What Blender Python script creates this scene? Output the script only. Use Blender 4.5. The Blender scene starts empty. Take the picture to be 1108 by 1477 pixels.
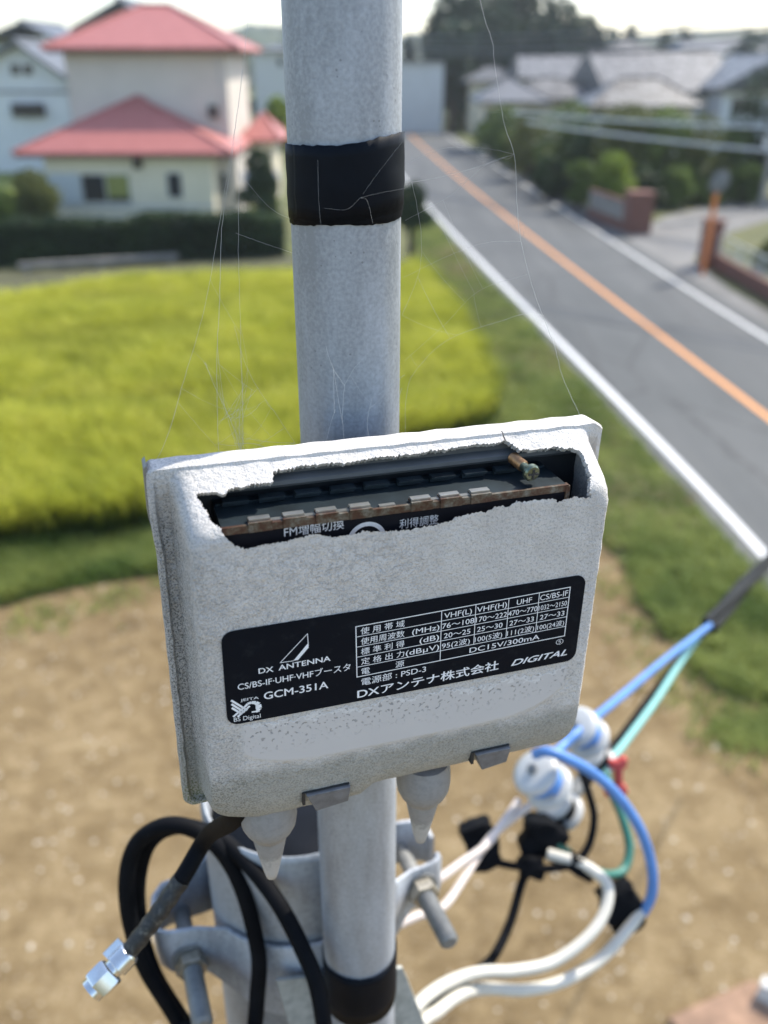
import bpy, bmesh, math, random
import numpy as np
from mathutils import Vector, Matrix
random.seed(7); RNG = np.random.default_rng(7)
SC = bpy.context.scene
COL = SC.collection

# ------------------------------------------------------------------ camera
H = 7.0                                   # eye height above the ground (metres)
F, CX, CY = 1290.0, 554.0, 738.5          # focal length and centre in photo pixels (1108 x 1477)
TH = math.radians(26.67)                  # looking down
cam = bpy.data.cameras.new('camera'); cam_o = bpy.data.objects.new('camera', cam); COL.objects.link(cam_o)
cam_o.location = (0, 0, H); cam_o.rotation_euler = (math.pi/2 - TH, 0, 0)
cam.sensor_fit = 'VERTICAL'; cam.sensor_height = 36; cam.lens = F/1477*36
cam.clip_start = 0.01; cam.clip_end = 3000
cam.dof.use_dof = True; cam.dof.focus_distance = 0.253; cam.dof.aperture_fstop = 9.5
SC.camera = cam_o

# ------------------------------------------------------------------ world, sun, exposure
SUN_EL, SUN_AZ = math.radians(50), math.radians(48)      # azimuth from +Y (ahead) towards +X (right)
w = bpy.data.worlds.new('World'); SC.world = w; w.use_nodes = True
nt = w.node_tree; bg = nt.nodes['Background']
sky = nt.nodes.new('ShaderNodeTexSky'); sky.sky_type = 'NISHITA'; sky.sun_disc = False
sky.sun_elevation = SUN_EL; sky.sun_rotation = SUN_AZ
sky.air_density = 1.0; sky.dust_density = 1.2; sky.ozone_density = 1.0; sky.altitude = 0
tint = nt.nodes.new('ShaderNodeMix'); tint.data_type = 'RGBA'; tint.blend_type = 'MULTIPLY'; tint.inputs['Factor'].default_value = 1; tint.inputs['B'].default_value = (1.0, 1.0, 1.0, 1)   # cool, hazy air
nt.links.new(sky.outputs[0], tint.inputs['A']); nt.links.new(tint.outputs['Result'], bg.inputs[0]); bg.inputs[1].default_value = 0.13
sl = bpy.data.lights.new('sun', 'SUN'); sun = bpy.data.objects.new('sun', sl); COL.objects.link(sun)
sl.energy = 2.5; sl.angle = math.radians(0.6); sl.color = (1.0, 0.94, 0.83)
sdir = Vector((math.sin(SUN_AZ)*math.cos(SUN_EL), math.cos(SUN_AZ)*math.cos(SUN_EL), math.sin(SUN_EL)))
sun.rotation_euler = (-sdir).to_track_quat('-Z', 'Y').to_euler(); sun.location = (20, 20, 60)
SC.view_settings.view_transform = 'Standard'; SC.view_settings.look = 'None'
SC.view_settings.exposure = 1.32; SC.view_settings.gamma = 1
SC.cycles.max_bounces = 6; SC.cycles.transparent_max_bounces = 6

# ------------------------------------------------------------------ pixel -> place
_c, _s = math.cos(TH), math.sin(TH)
RT, FW, UP = Vector((1, 0, 0)), Vector((0, _c, -_s)), Vector((0, _s, _c))
CAMP = Vector((0, 0, H))
def ray(px, py): return RT*((px-CX)/F) + UP*((CY-py)/F) + FW
def P(px, py, z): return CAMP + ray(px, py)*z                 # at camera depth z
def G(px, py, h=0.0):                                         # on the horizontal plane at height h
    r = ray(px, py); return CAMP + r*((h-H)/r.z)
def AY(px, py, Y):                                            # on the vertical plane y = Y
    r = ray(px, py); return CAMP + r*(Y/r.y)

# ------------------------------------------------------------------ mesh helpers
def mesh_obj(name, verts, faces, mat=None, parent=None, smooth=False, angle=None):
    me = bpy.data.meshes.new(name)
    me.from_pydata([tuple(v) for v in verts], [], faces); me.update()
    if smooth or angle:
        me.polygons.foreach_set('use_smooth', [True]*len(me.polygons))
        if angle: me.set_sharp_from_angle(angle=math.radians(angle))
    o = bpy.data.objects.new(name, me); COL.objects.link(o)
    if mat: me.materials.append(mat)
    if parent: o.parent = parent; o.matrix_parent_inverse = Matrix.Translation(-parent.location) if parent.type == 'EMPTY' else Matrix()
    return o
def np_mesh(name, V, faces_n, nper, mat, parent=None, smooth=False):
    """V (N,3) and all faces with nper corners given as an index array."""
    me = bpy.data.meshes.new(name); nf = len(faces_n)
    me.vertices.add(len(V)); me.vertices.foreach_set('co', np.asarray(V, np.float32).ravel())
    me.loops.add(nf*nper); me.loops.foreach_set('vertex_index', np.asarray(faces_n, np.int32).ravel())
    me.polygons.add(nf); me.polygons.foreach_set('loop_start', np.arange(nf, dtype=np.int32)*nper)
    if smooth: me.polygons.foreach_set('use_smooth', [True]*nf)
    me.update(calc_edges=True); me.validate()
    o = bpy.data.objects.new(name, me); COL.objects.link(o); me.materials.append(mat)
    if parent: o.parent = parent; o.matrix_parent_inverse = Matrix.Translation(-parent.location) if parent.type == 'EMPTY' else Matrix()
    return o
def tag(o, label, cat, group=None, kind=None):
    if label: o['label'] = label
    if cat: o['category'] = cat
    if group: o['group'] = group
    if kind: o['kind'] = kind
    return o
def empty(name, loc, label, cat, group=None):
    o = bpy.data.objects.new(name, None); o.empty_display_size = 0.05; COL.objects.link(o); o.location = loc
    return tag(o, label, cat, group)
class MB:
    def __init__(self): self.v = []; self.f = []
    def add(self, vs, fs):
        n = len(self.v); self.v += [Vector(p) for p in vs]; self.f += [[i+n for i in q] for q in fs]
    def box(self, c, ax, ay, az):          # centre and three half-axis vectors
        c, ax, ay, az = Vector(c), Vector(ax), Vector(ay), Vector(az)
        vs = [c+ax*i+ay*j+az*k for k in (-1, 1) for j in (-1, 1) for i in (-1, 1)]
        fs = [[0, 2, 3, 1], [4, 5, 7, 6], [0, 1, 5, 4], [2, 6, 7, 3], [0, 4, 6, 2], [1, 3, 7, 5]]
        self.add(vs, fs)
    def aabox(self, x0, x1, y0, y1, z0, z1):
        self.box(((x0+x1)/2, (y0+y1)/2, (z0+z1)/2), ((x1-x0)/2, 0, 0), (0, (y1-y0)/2, 0), (0, 0, (z1-z0)/2))
    def tube(self, pts, r, n=12, cap=True, closed=False):
        pts = [Vector(p) for p in pts]; m = len(pts)
        rs = r if isinstance(r, (list, tuple)) else [r]*m
        t0 = (pts[1]-pts[0]).normalized()
        up = Vector((0, 0, 1)) if abs(t0.z) < 0.9 else Vector((1, 0, 0))
        nx = t0.cross(up).normalized(); rings = []; vs = []
        for i, p in enumerate(pts):
            t = (pts[min(i+1, m-1)]-pts[max(i-1, 0)])
            t = t.normalized() if t.length > 1e-12 else t0
            nx = (nx - t*nx.dot(t)).normalized(); ny = t.cross(nx)
            vs += [p + (nx*math.cos(2*math.pi*k/n)+ny*math.sin(2*math.pi*k/n))*rs[i] for k in range(n)]
        fs = [[i*n+k, i*n+(k+1) % n, (i+1)*n+(k+1) % n, (i+1)*n+k] for i in range(m-1) for k in range(n)]
        if cap: fs += [list(range(n))[::-1], [(m-1)*n+k for k in range(n)]]
        self.add(vs, fs)
    def lathe(self, base, axis, prof, n=28):      # prof: list of (distance along axis, radius)
        base, a = Vector(base), Vector(axis).normalized()
        x = a.cross(Vector((0, 0, 1)) if abs(a.z) < .9 else Vector((1, 0, 0))).normalized(); y = a.cross(x)
        m = len(prof)
        vs = [base + a*h + (x*math.cos(2*math.pi*k/n)+y*math.sin(2*math.pi*k/n))*max(r, 1e-6) for h, r in prof for k in range(n)]
        fs = [[i*n+k, i*n+(k+1) % n, (i+1)*n+(k+1) % n, (i+1)*n+k] for i in range(m-1) for k in range(n)]
        fs += [list(range(n))[::-1], [(m-1)*n+k for k in range(n)]]
        self.add(vs, fs)
    def prism(self, base, axis, r, h, n=6):
        self.lathe(base, axis, [(0, r*.93), (h*.12, r), (h*.88, r), (h, r*.93)], n)
    def build(self, name, mat=None, parent=None, angle=40):
        return mesh_obj(name, self.v, self.f, mat, parent, angle=angle)
def spline(pts, n=10):
    pts = [Vector(p) for p in pts]; q = [pts[0]*2-pts[1]] + pts + [pts[-1]*2-pts[-2]]; out = []
    for i in range(1, len(q)-2):
        a, b, c, d = q[i-1:i+3]
        for k in range(n):
            t = k/n
            out.append(0.5*((2*b)+(c-a)*t+(2*a-5*b+4*c-d)*t*t+(3*b-a-3*c+d)*t**3))
    return out + [pts[-1]]
def pxs(lst): return [P(*p) for p in lst]          # [(px, py, depth), ...]
def wobble(pts, amt, f, seed):
    rr = random.Random(seed); ph = [rr.uniform(0, 6) for _ in range(6)]
    return [p + Vector((math.sin(i*f+ph[0])+math.sin(i*f*2.3+ph[1]), math.sin(i*f*1.1+ph[2]), math.sin(i*f*1.3+ph[3])))*amt for i, p in enumerate(pts)]

# ------------------------------------------------------------------ material helpers
class MT:
    def __init__(self, name, color=(.5, .5, .5), rough=.6, metal=0.0, spec=.5):
        m = bpy.data.materials.new(name); m.use_nodes = True; self.m = m; self.t = m.node_tree
        self.b = self.t.nodes['Principled BSDF']; self.out = self.t.nodes['Material Output']
        self.b.inputs['Base Color'].default_value = (*color, 1); self.b.inputs['Roughness'].default_value = rough
        self.b.inputs['Metallic'].default_value = metal; self.b.inputs['Specular IOR Level'].default_value = spec
        self._co = None
    def n(self, typ, **kw):
        x = self.t.nodes.new(typ)
        for k, v in kw.items():
            if k in x.bl_rna.properties: setattr(x, k, v)
        return x
    def link(self, a, b): self.t.links.new(a, b)
    @property
    def co(self):
        if self._co is None: self._co = self.n('ShaderNodeTexCoord').outputs['Object']
        return self._co
    def mapped(self, scale=(1, 1, 1), rot=(0, 0, 0)):
        x = self.n('ShaderNodeMapping'); x.inputs['Scale'].default_value = scale; x.inputs['Rotation'].default_value = rot
        self.link(self.co, x.inputs['Vector']); return x.outputs[0]
    def noise(self, scale, detail=4, rough=.6, vec=None, dist=0.0):
        x = self.n('ShaderNodeTexNoise'); x.inputs['Scale'].default_value = scale; x.inputs['Detail'].default_value = detail
        x.inputs['Roughness'].default_value = rough; x.inputs['Distortion'].default_value = dist
        self.link(vec if vec is not None else self.co, x.inputs['Vector']); return x.outputs['Fac']
    def voro(self, scale, vec=None, feature='F1'):
        x = self.n('ShaderNodeTexVoronoi'); x.feature = feature; x.inputs['Scale'].default_value = scale
        self.link(vec if vec is not None else self.co, x.inputs['Vector']); return x
    def ramp(self, fac, stops):
        x = self.n('ShaderNodeValToRGB'); cr = x.color_ramp
        while len(cr.elements) < len(stops): cr.elements.new(.5)
        for e, (p, c) in zip(cr.elements, stops):
            e.position = p; e.color = (*c, 1) if not isinstance(c, (int, float)) else (c, c, c, 1)
        self.link(fac, x.inputs[0]); return x.outputs[0]
    def mix(self, fac, a, b, mode='MIX'):
        x = self.n('ShaderNodeMix'); x.data_type = 'RGBA'; x.blend_type = mode
        for s, v in ((x.inputs['Factor'], fac), (x.inputs['A'], a), (x.inputs['B'], b)):
            if isinstance(v, bpy.types.NodeSocket): self.link(v, s)
            elif isinstance(v, (int, float)): s.default_value = v if s.type == 'VALUE' else (v, v, v, 1)
            else: s.default_value = (*v, 1)
        return x.outputs['Result']
    def math(self, op, a, b=0.0, c=None, clamp=False):
        x = self.n('ShaderNodeMath'); x.operation = op; x.use_clamp = clamp
        for i, v in enumerate((a, b, c)):
            if v is None: continue
            if isinstance(v, bpy.types.NodeSocket): self.link(v, x.inputs[i])
            else: x.inputs[i].default_value = v
        return x.outputs[0]
    def color(self, s): self.link(s, self.b.inputs['Base Color']); return self
    def roughness(self, s): self.link(s, self.b.inputs['Roughness']); return self
    def bump(self, h, strength=.3, dist=.001):
        x = self.n('ShaderNodeBump'); x.inputs['Strength'].default_value = strength; x.inputs['Distance'].default_value = dist
        self.link(h, x.inputs['Height']); self.link(x.outputs[0], self.b.inputs['Normal']); return self
def simple(name, c, rough=.6, metal=0, var=.15, scale=8, bump=0, spec=.5):
    t = MT(name, c, rough, metal, spec); nz = t.noise(scale, 5)
    lo, hi = tuple(x*(1-var) for x in c), tuple(min(1, x*(1+var)) for x in c)
    t.color(t.ramp(nz, [(.3, lo), (.7, hi)]))
    if bump: t.bump(nz, .5, bump)
    return t.m
def leaf_mat(name, lo, hi, scale=.9, trans=.35):
    t = MT(name, hi, .6, 0, .25); nz = t.noise(scale, 4); c = t.ramp(nz, [(.3, lo), (.68, hi)]); t.color(c)
    tr = t.n('ShaderNodeBsdfTranslucent'); t.link(c, tr.inputs[0]); mx = t.n('ShaderNodeMixShader'); mx.inputs[0].default_value = trans
    t.link(t.b.outputs[0], mx.inputs[1]); t.link(tr.outputs[0], mx.inputs[2]); t.link(mx.outputs[0], t.out.inputs[0]); return t.m

def galv(name, base=.385, scale=1.0, tint=(.94, 1.0, 1.08), contrast=.27):
    t = MT(name, (base,)*3, .55, .35)
    a = t.noise(55*scale, 6, .7, t.mapped((1, 1, .25))); b = t.noise(900*scale, 2, .5); d = t.noise(16*scale, 3, .5, t.mapped((2.5, 2.5, .3)))
    f = t.math('ADD', t.math('MULTIPLY', a, .5), t.math('ADD', t.math('MULTIPLY', b, .22), t.math('MULTIPLY', d, .3)))
    lo = tuple(base*(1-contrast)*k for k in tint); hi = tuple(base*(1+contrast)*k for k in tint)
    c = t.ramp(f, [(.40, lo), (.60, hi)])
    v = t.voro(420*scale); sp = t.math('MULTIPLY', t.math('LESS_THAN', v.outputs['Distance'], .13), t.math('GREATER_THAN', t.noise(60*scale, 3), .54))
    t.color(t.mix(t.math('MULTIPLY', sp, .5), c, (.12, .12, .12)))
    t.roughness(t.ramp(a, [(.3, .45), (.7, .65)])); t.bump(b, .25, .0003); return t.m
M = {}
M['galv'] = galv('galvanised_steel')
M['galv_clamp'] = galv('galvanised_clamp', .38, .8, (.95, 1.0, 1.07), .42)
M['galv_bolt'] = galv('weathered_bolt_steel', .25, 1.4, (1.0, 1.0, .95), .25)
M['black_rubber'] = simple('black_cable_sheath', (.006, .0065, .008), .7, 0, .3, 90, .0002, .08)
M['tape'] = simple('black_vinyl_tape', (.006, .008, .012), .55, 0, .3, 40, .0002, .09)

# ------------------------------------------------------------------ the amplifier box: local axes on its front face
u = Vector((.9505, .310, -.0186)).normalized(); v = Vector((0, 0, 1)); v = (v-u*v.dot(u)).normalized(); n = u.cross(v)
O = P(583, 938, .25)
def L(a, b, d=0.0): return O + u*(a/1000) + v*(b/1000) + n*(d/1000)       # millimetres
def loc(px, py, d=0.0):                                                   # pixel -> (a, b) on the plane d
    r = ray(px, py); t = ((O+n*(d/1000)-CAMP).dot(n))/r.dot(n); q = CAMP+r*t-O
    return q.dot(u)*1000, q.dot(v)*1000
BOXM = Matrix(((u.x, v.x, n.x, O.x), (u.y, v.y, n.y, O.y), (u.z, v.z, n.z, O.z), (0, 0, 0, 1)))   # local metres -> world

# ------------------------------------------------------------------ amplifier box materials (object coordinates = box axes, metres)
def cover_mat():
    t = MT('weathered_plastic_cover', (.6, .6, .6), .72, 0, .3)
    sx = t.n('ShaderNodeSeparateXYZ'); t.link(t.co, sx.inputs[0]); a, b, d = sx.outputs
    grain = t.noise(2300, 3, .65); clump = t.noise(520, 4, .6); big = t.noise(95, 4, .6); vbig = t.noise(38, 3, .5)
    def sstep(x, lo, hi):
        m = t.n('ShaderNodeMapRange'); m.interpolation_type = 'SMOOTHSTEP'; t.link(x, m.inputs[0])
        m.inputs[1].default_value = lo; m.inputs[2].default_value = hi; return m.outputs[0]
    M_, A_ = lambda x, y: t.math('MULTIPLY', x, y), lambda x, y: t.math('ADD', x, y)
    inv = lambda x: t.math('SUBTRACT', 1.0, x)
    wob = lambda s, amp: t.math('MULTIPLY', t.math('SUBTRACT', s, .5), amp)
    aw = A_(a, wob(big, .012)); bw = A_(b, wob(A_(M_(t.noise(60, 3, .5), .45), A_(M_(big, .25), M_(clump, .3))), .026))
    # the patch where the outer skin is still smooth: under the plate, rounded lower corners
    bl = t.math('ADD', b, t.math('MULTIPLY', t.math('POWER', t.math('ABSOLUTE', t.math('DIVIDE', t.math('SUBTRACT', a, .002), .052)), 6.0), -.010))
    smooth = M_(M_(sstep(bw, -.0165, -.0172), sstep(bl, -.0335, -.0315)), M_(sstep(a, -.0475, -.0455), sstep(a, .0535, .0525)))
    pits = M_(sstep(t.noise(820, 2, .5), .61, .63), sstep(A_(b, wob(big, .012)), -.0285, -.0195))
    smooth = M_(smooth, inv(pits))
    # dirt: left side, flange and lower lip, plus crease shade painted in the channel
    left = sstep(aw, -.036, -.060); low = sstep(A_(b, wob(big, .006)), -.030, -.037)
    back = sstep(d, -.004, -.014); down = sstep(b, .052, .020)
    chan_shade = M_(sstep(a, -.0545, -.0565), sstep(d, -.001, -.006))
    dirt_shade = t.math('MINIMUM', A_(A_(M_(left, .62), M_(low, .75)), A_(M_(M_(back, down), .4), M_(M_(chan_shade, down), .55))), 1.25)
    fleck = sstep(t.noise(1700, 4, .75), .47, .60)
    speck = t.math('MINIMUM', M_(dirt_shade, A_(M_(fleck, .70), .16)), .92)
    rough_c = t.mix(t.math('MULTIPLY', sstep(big, .35, .65), 1.0), (.67, .632, .585), (.745, .708, .66))
    rough_c = t.mix(M_(sstep(t.noise(1350, 3, .7), .50, .62), M_(inv(sstep(b, .038, .046)), .48)), rough_c, (.33, .32, .31))
    smooth_c = t.mix(vbig, (.575, .55, .53), (.635, .61, .585))
    c = t.mix(smooth, rough_c, smooth_c)
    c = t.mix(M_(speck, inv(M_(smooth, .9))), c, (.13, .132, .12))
    c = t.mix(M_(M_(low, inv(smooth)), .5), c, (.30, .30, .25))
    moss = M_(sstep(b, -.046, -.054), sstep(aw, -.050, -.058))
    c = t.mix(M_(M_(moss, fleck), .9), c, (.12, .15, .04))
    # surviving skin flakes on the upper face: raised, curled edges
    fl = t.noise(240, 5, .66, None, .9); flz = M_(M_(sstep(b, .008, .016), sstep(b, .040, .030)), sstep(a, .012, -.010))
    edge = M_(M_(sstep(fl, .50, .52), flz), .8)
    band_ = M_(sstep(fl, .485, .50), sstep(fl, .53, .51)); c = t.mix(M_(M_(band_, flz), .8), c, (.80, .79, .77))
    sb = t.math('ABSOLUTE', t.math('ADD', bw, .0172)); rim_ = M_(M_(sstep(sb, .0009, .0003), sstep(a, -.047, -.044)), sstep(a, .054, .051))
    c = t.mix(M_(rim_, .5), c, (.82, .81, .79)); pz = M_(M_(pits, sstep(bw, -.0155, -.0180)), sstep(bl, -.0335, -.0315)); c = t.mix(M_(pz, .6), c, (.27, .262, .255)); stk = sstep(t.noise(150, 4, .6, t.mapped((1, .07, 1))), .54, .68); c = t.mix(M_(M_(stk, inv(smooth)), .14), c, (.33, .325, .31))
    t.color(c)
    h = A_(A_(M_(grain, .5), M_(clump, 1.0)), A_(M_(edge, 1.3), M_(big, .8)))
    h = t.math('MULTIPLY_ADD', smooth, t.math('SUBTRACT', 1.42, M_(h, .97)), h)
    t.bump(h, .8, .0013)
    t.roughness(t.mix(smooth, .8, .5)); return t.m
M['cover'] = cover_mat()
def steel_rust():
    t = MT('rusty_tinned_steel', (.3, .3, .28), .5, .55); a = t.noise(260, 5, .65); b = t.noise(1400, 3)
    f = t.math('ADD', t.math('MULTIPLY', a, .75), t.math('MULTIPLY', b, .25))
    t.color(t.ramp(f, [(.38, (.16, .155, .13)), (.48, (.09, .065, .042)), (.57, (.060, .022, .010)), (.70, (.03, .014, .009))]))
    t.link(t.math('SUBTRACT', .6, t.math('MULTIPLY', f, .8)), t.b.inputs['Metallic']); t.bump(b, .3, .0003); return t.m
M['rust'] = steel_rust()
M['slate'] = simple('oxidised_steel_lid', (.020, .031, .038), .42, .4, .35, 120)
M['panel'] = simple('dark_printed_panel', (.0035, .005, .009), .45, 0, .1, 50, 0, .1)
M['rail'] = simple('grey_plastic_rail', (.075, .08, .085), .38, 0, .15, 90)
M['dark_plastic'] = simple('dark_plastic_base', (.022, .025, .028), .5, 0, .2, 60)
_t = MT('black_name_plate', (.0035, .0065, .012), .4, 0, .1); _d = _t.noise(160, 5, .7)
_t.color(_t.mix(_t.ramp(_d, [(.55, 0), (.8, .5)]), (.0035, .0065, .012), (.035, .037, .038))); _t.roughness(_t.ramp(_d, [(.4, .35), (.7, .6)])); M['plate'] = _t.m
M['ink'] = simple('white_print', (.86, .87, .88), .5, 0, .05, 900)
M['ink_dim'] = simple('faded_white_print', (.50, .52, .54), .5, 0, .1, 900)
M['clip'] = simple('grey_latch_plastic', (.155, .155, .16), .6, 0, .25, 300, .0003)
M['bright'] = simple('bright_zinc', (.62, .62, .58), .28, .9, .1, 200)
def boot_mat():
    t = MT('grey_rubber_boot', (.5, .48, .46), .6, 0, .3); sx = t.n('ShaderNodeSeparateXYZ'); t.link(t.co, sx.inputs[0]); b = sx.outputs[1]
    nz = t.noise(420, 5, .7); nb = t.noise(150, 3); m = t.n('ShaderNodeMapRange'); m.interpolation_type = 'SMOOTHSTEP'
    t.link(t.math('ADD', b, t.math('ADD', t.math('MULTIPLY', nz, .020), t.math('MULTIPLY', nb, .012))), m.inputs[0]); m.inputs[1].default_value = -.0680; m.inputs[2].default_value = -.0610
    m2 = t.n('ShaderNodeMapRange'); t.link(b, m2.inputs[0]); m2.inputs[1].default_value = -.090; m2.inputs[2].default_value = -.070
    c = t.mix(nb, (.42, .40, .375), (.52, .50, .47)); c = t.mix(t.math('MULTIPLY', t.ramp(nz, [(.45, 0), (.62, 1)]), t.math('MULTIPLY', m2.outputs[0], .45)), c, (.25, .24, .225))
    t.color(t.mix(t.math('MULTIPLY', m.outputs[0], .6), c, (.19, .185, .18))); t.bump(nz, .35, .0005); return t.m
M['boot'] = boot_mat()

def to_box(o):           # vertices are given in box axes (metres)
    o.matrix_world = BOXM; return o

box_root = empty('signal_booster', O, 'weathered grey signal booster box with torn-open top and black name plate on the mast', 'booster box')
box_root.matrix_world = BOXM
def in_box(o, parent=None):          # child whose vertices are in box axes
    o.parent = parent or box_root; o.matrix_parent_inverse = Matrix(); o.matrix_basis = Matrix(); return o
class BB(MB):            # builder in millimetres of the box axes
    def build(self, name, mat, parent=None, angle=35):
        o = mesh_obj(name, [p/1000 for p in self.v], self.f, mat, angle=angle); return in_box(o, parent)
    def bar(self, a0, a1, b0, b1, d0, d1): self.aabox(a0, a1, b0, b1, d0, d1)

# --- lettering: font curves turned into meshes
_dg = None
def text_polys(s, bold=0.0, shear=0.0, space=1.0):
    cu = bpy.data.curves.new('lettering', 'FONT'); cu.body = s; cu.shear = shear; cu.space_character = space
    cu.resolution_u = 4
    o = bpy.data.objects.new('lettering', cu); COL.objects.link(o); bpy.context.view_layer.update()
    ev = o.evaluated_get(bpy.context.evaluated_depsgraph_get()); me = ev.to_mesh()
    vs = [Vector(p.co) for p in me.vertices]; fs = [list(p.vertices) for p in me.polygons]; ev.to_mesh_clear()
    bpy.data.objects.remove(o); bpy.data.curves.remove(cu); return vs, fs
def strokes(b):          # bolder letters: the same outline laid a little to each side
    return ((0, 0, 0),) if b < .001 else ((-b, 0, .004), (b, 0, .008), (0, b*.6, .012), (0, -b*.6, .016))
def put_text(mb, s, pL, pR, capmm, d, bold=0.0, shear=0.0, space=1.0, plane=0.0):
    """baseline from photo pixel pL to pR on the box plane, capital height in mm"""
    (a0, b0), (a1, b1) = loc(*pL, plane), loc(*pR, plane)
    vs, fs = text_polys(s, bold, shear, space)
    if not vs: return
    x0 = min(p.x for p in vs); x1 = max(p.x for p in vs); k = (a1-a0)/(x1-x0); ky = capmm/0.73
    for ox, oy, oz in strokes(bold):
        mb.add([(a0+(p.x-x0)*k+ox*ky, b0+(b1-b0)*(p.x-x0)/(x1-x0)+(p.y+oy)*ky, d+oz) for p in vs], fs)
def line(mb, p, q, wmm, d):
    p, q = Vector((p[0], p[1], d)), Vector((q[0], q[1], d)); t = (q-p).normalized(); s = Vector((-t.y, t.x, 0))*wmm/2
    mb.add([p-s-t*wmm/2, q-s+t*wmm/2, q+s+t*wmm/2, p+s-t*wmm/2], [[0, 1, 2, 3]])

# --- name plate
def rrect(L_, R_, B_, T_, r, k=6):
    out = []
    for cx, cy, a0 in ((R_-r, T_-r, 0), (L_+r, T_-r, 90), (L_+r, B_+r, 180), (R_-r, B_+r, 270)):
        out += [(cx+r*math.cos(math.radians(a0+90*i/k)), cy+r*math.sin(math.radians(a0+90*i/k))) for i in range(k+1)]
    return out
pl = BB(); rr = rrect(-50.2, 55.3, -14.4, 15.6, 3.2); m_ = len(rr)
pl.add([(x, y, .0) for x, y in rr]+[(x, y, .38) for x, y in rr], [[i, (i+1) % m_, m_+(i+1) % m_, m_+i] for i in range(m_)]+[[m_+i for i in range(m_)], list(range(m_))[::-1]])
plate = pl.build('name_plate', M['plate'])
R5 = lambda x, y: (310+x*.2437, 820+y*.2437)
R6 = lambda x, y: (490+x*.334, 820+y*.334)
DT = .44
tx = BB()
put_text(tx, 'DX', R5(258, 617), R5(345, 604), 1.75, DT, .018)
put_text(tx, 'ANTENNA', R5(376, 598), R5(682, 540), 1.75, DT, .018)
put_text(tx, 'CS/BS-IF·UHF·VHFブースタ', R5(135, 714), R5(800, 594), 2.0, DT, .008)
put_text(tx, 'GCM-351A', R5(290, 770), R5(668, 701), 2.45, DT, .016)
put_text(tx, 'JEITA', R5(150, 782), R5(258, 764), .85, DT, .012)
put_text(tx, 'BS Digital', R5(112, 902), R5(270, 876), 1.45, DT, .0)
put_text(tx, '電源部 : PSD-3', R6(92, 500), R6(370, 441), 1.95, DT, .006)
put_text(tx, 'DXアンテナ株式会社', R6(75, 555), R6(682, 429), 2.6, DT, .022)
put_text(tx, 'DIGITAL', R6(738, 417), R6(978, 369), 2.15, DT, .03, .35)
put_text(tx, '⑤', R6(930, 326), R6(962, 320), 1.7, DT, .0)
# table cells: bilinear coordinates in the ruled frame
TLc, TRc, BRc, BLc = [Vector(loc(*R6(*q))) for q in ((68, 248), (993, 77), (968, 287), (73, 465))]
def cell(s_, t_): return TLc.lerp(TRc, s_).lerp(BLc.lerp(BRc, s_), t_)
def ct(s, s0, s1, row, cap=1.75, bold=.004, dy=.80):
    p, q = cell(s0, (row+dy)/5), cell(s1, (row+dy)/5)
    vs, fs = text_polys(s, bold)
    x0 = min(p_.x for p_ in vs); x1 = max(p_.x for p_ in vs); k = (q.x-p.x)/(x1-x0); ky = cap/0.73
    for ox, oy, oz in strokes(bold):
        tx.add([(p.x+(p_.x-x0)*k+ox*ky, p.y+(q.y-p.y)*(p_.x-x0)/(x1-x0)+(p_.y+oy)*ky, DT+oz) for p_ in vs], fs)
c1, c2, c3, c4 = .3837, .5427, .6995, .8475
ct('使 用 帯 域', .02, .215, 0); ct('使用周波数', .02, .215, 1); ct('標 準 利 得', .02, .215, 2); ct('定 格 出 力', .02, .215, 3); ct('電', .02, .058, 4); ct('源', .175, .215, 4)
ct('(MHz)', .25, .375, 1, 1.8, .008); ct('(dB)', .285, .375, 2, 1.8, .008); ct('(dBμV)', .222, .377, 3, 1.8, .008)
ct('VHF(L)', c1+.012, c2-.018, 0, 1.8, .006); ct('VHF(H)', c2+.006, c3-.008, 0, 1.8, .006); ct('UHF', c3+.04, c4-.035, 0, 1.8, .006); ct('CS/BS-IF', c4+.006, .992, 0, 1.9, .004)
ct('76〜108', c1+.004, c2-.004, 1, 1.8, .004); ct('170〜222', c2+.004, c3-.004, 1, 1.8, .004); ct('470〜770', c3+.002, c4-.003, 1, 1.8, .004); ct('1032〜2150', c4+.004, .992, 1, 1.7, .002)
ct('20〜25', c1+.014, c2-.02, 2, 1.75, .006); ct('25〜30', c2+.012, c3-.022, 2, 1.75, .006); ct('27〜33', c3+.012, c4-.016, 2, 1.75, .006); ct('27〜33', c4+.014, .985, 2, 1.75, .006)
ct('95(2波)', c1+.006, c2-.02, 3, 1.7, .004); ct('100(5波)', c2+.004, c3-.02, 3, 1.7, .004); ct('111(2波)', c3+.004, c4-.01, 3, 1.7, .004); ct('100(24波)', c4+.006, .99, 3, 1.6, .002)
ct('DC15V/300mA', c1+.14, .87, 4, 1.75, .008)
lettering = tx.build('lettering', M['ink'], plate)
tl = BB(); wl = .27
for i in range(6): line(tl, cell(0, i/5), cell(1, i/5), wl if i in (0, 5) else .2, DT)
line(tl, cell(0, 0), cell(0, 1), wl, DT+.01); line(tl, cell(1, 0), cell(1, 1), wl, DT+.01); line(tl, cell(c1, 0), cell(c1, 1), .22, DT+.01)
for c_ in (c2, c3, c4): line(tl, cell(c_, 0), cell(c_, .8), .22, DT+.01)
tl.build('table_ruling', M['ink'], plate)
em = BB()
q = [loc(*R5(*p)) for p in ((385, 552), (546, 381), (551, 452), (463, 541))]
for i in range(4): line(em, q[i], q[(i+1) % 4], .2, DT)
q = [loc(*R5(*p)) for p in ((463, 540), (551, 434), (553, 462), (490, 536))]
em.add([(x, y, DT+.015) for x, y in q], [[0, 3, 2, 1]])
em.build('triangle_emblem', M['ink'], plate)
eb = BB()
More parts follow.
